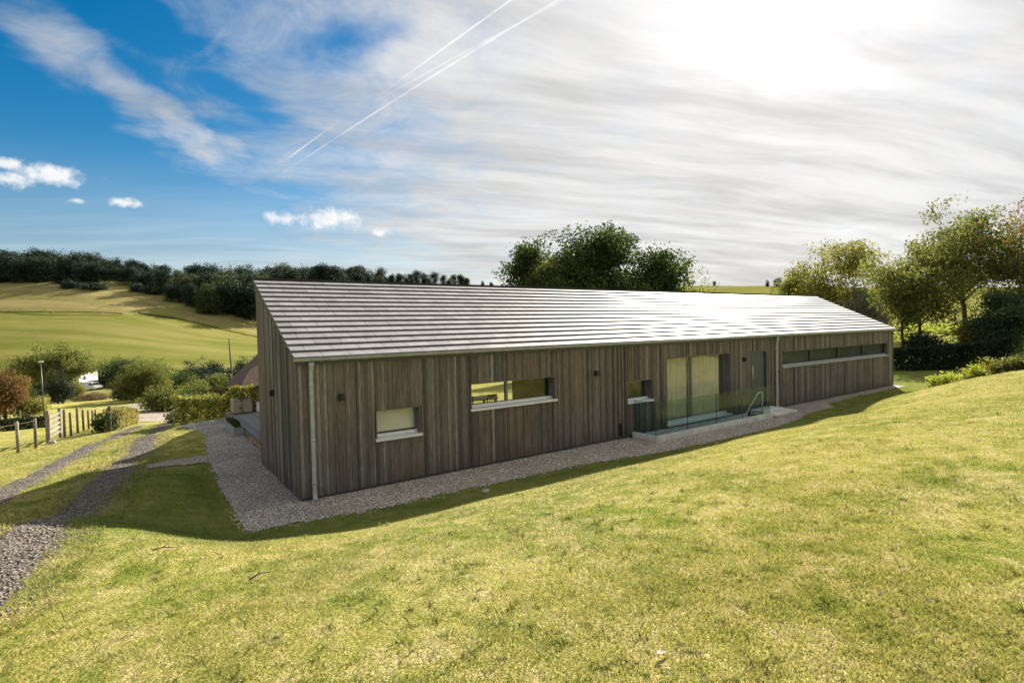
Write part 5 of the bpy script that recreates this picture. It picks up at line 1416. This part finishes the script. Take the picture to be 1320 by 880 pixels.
# ================================================================== grass blades on the near lawn
def grass():
    n = 850000; r = np.random.default_rng(9)
    th = np.radians(r.uniform(-56, 56, n)); rr = 1.6 * (30 / 1.6) ** (r.random(n) ** .80)
    x, y = rr * np.sin(th), rr * np.cos(th); u, v = to_uv(x, y)
    ok = (y > .8) & ~inpoly(u + .05 * sines(u, v, 0, 6, 70), v + .05 * sines(u, v, 0, 6, 71), GRAVEL)
    ok &= ~((u > -.05) & (u < L + .1) & (v > -.1) & (v < 8)) & ~((u > 9.3) & (u < 16) & (v > -1.1) & (v < .3)) & ~((u > 15.6) & (u < 17.4) & (v > -1) & (v < 0)) & ~((u > .2) & (v > 3) & (v < 13.2))
    da, _ = pdist(x, y, TRACK_A); db, _ = pdist(x, y, TRACK_B)
    ok &= (da + r.normal(size=n) * .19 > .24) & (db + r.normal(size=n) * .1 > .22)
    x, y, rr, u, v, da = x[ok], y[ok], rr[ok], u[ok], v[ok], da[ok]; n = len(x)
    z = terrain(x, y) - .004
    patch = sines(x, y, 0, 1.4, 72); big = sines(x, y, 0, .5, 73)
    h = (.013 + .011 * r.random(n) + .006 * np.clip(patch, -1, 1) + .012 * (r.random(n) > .985)) * (1 + rr * .02)
    h *= 1 + .9 * (np.abs(da - .5) < .25) + .8 * sstep(-u, .5, 1.5) * sstep(v, -2.5, -1) * r.random(n)
    # scattered tufts: longer, greener blades growing in small cushions
    nt_ = 1500; tt = np.radians(r.uniform(-56, 56, nt_)); tr_ = 1.8 * (22 / 1.8) ** r.random(nt_)
    pick = r.random(n) < .085; k = r.integers(0, nt_, n); rad = np.abs(r.normal(size=n)) * (.03 + .05 * (k % 7) / 7) * (1 + tr_[k] * .05); aa = r.uniform(0, 6.28, n)
    tx, ty = tr_[k] * np.sin(tt[k]) + rad * np.cos(aa), tr_[k] * np.cos(tt[k]) + rad * np.sin(aa)
    tu, tv = to_uv(tx, ty); pick &= (tv < -2.6) & (tu > -6); pick &= pdist(tx, ty, TRACK_A)[0] > .7
    x = np.where(pick, tx, x); y = np.where(pick, ty, y); z = np.where(pick, terrain(x, y) - .004, z); rr = np.hypot(x, y); h = np.where(pick, h * 1.3, h) * np.minimum(1, .45 + .14 * rr)
    w = (.0013 + .0011 * r.random(n)) * (1 + rr * .13)
    a = r.uniform(0, 6.28, n); lx, ly = np.cos(a), np.sin(a); ln_ = r.uniform(.2, 1.1, n) * h; la = a + 1.57 + r.normal(size=n) * .7
    dx, dy = np.cos(la) * ln_, np.sin(la) * ln_
    v0 = np.c_[x - lx * w, y - ly * w, z]; v1 = np.c_[x + lx * w, y + ly * w, z]
    v2 = np.c_[x + lx * w * .8 + dx * .4, y + ly * w * .8 + dy * .4, z + h * .65]; v3 = np.c_[x + dx, y + dy, z + h]
    V = np.stack([v0, v1, v2, v3], 1).reshape(-1, 3)
    tone = np.clip(r.normal(.5, .2, n) + .12 * big, 0, 1); tone = np.where(pick, tone * .55, tone)
    return tag(np_mesh('grass', V, np.arange(n * 4).reshape(-1, 4), M['blades'], {'tone': np.repeat(tone, 4)}), kind='stuff')
grass()
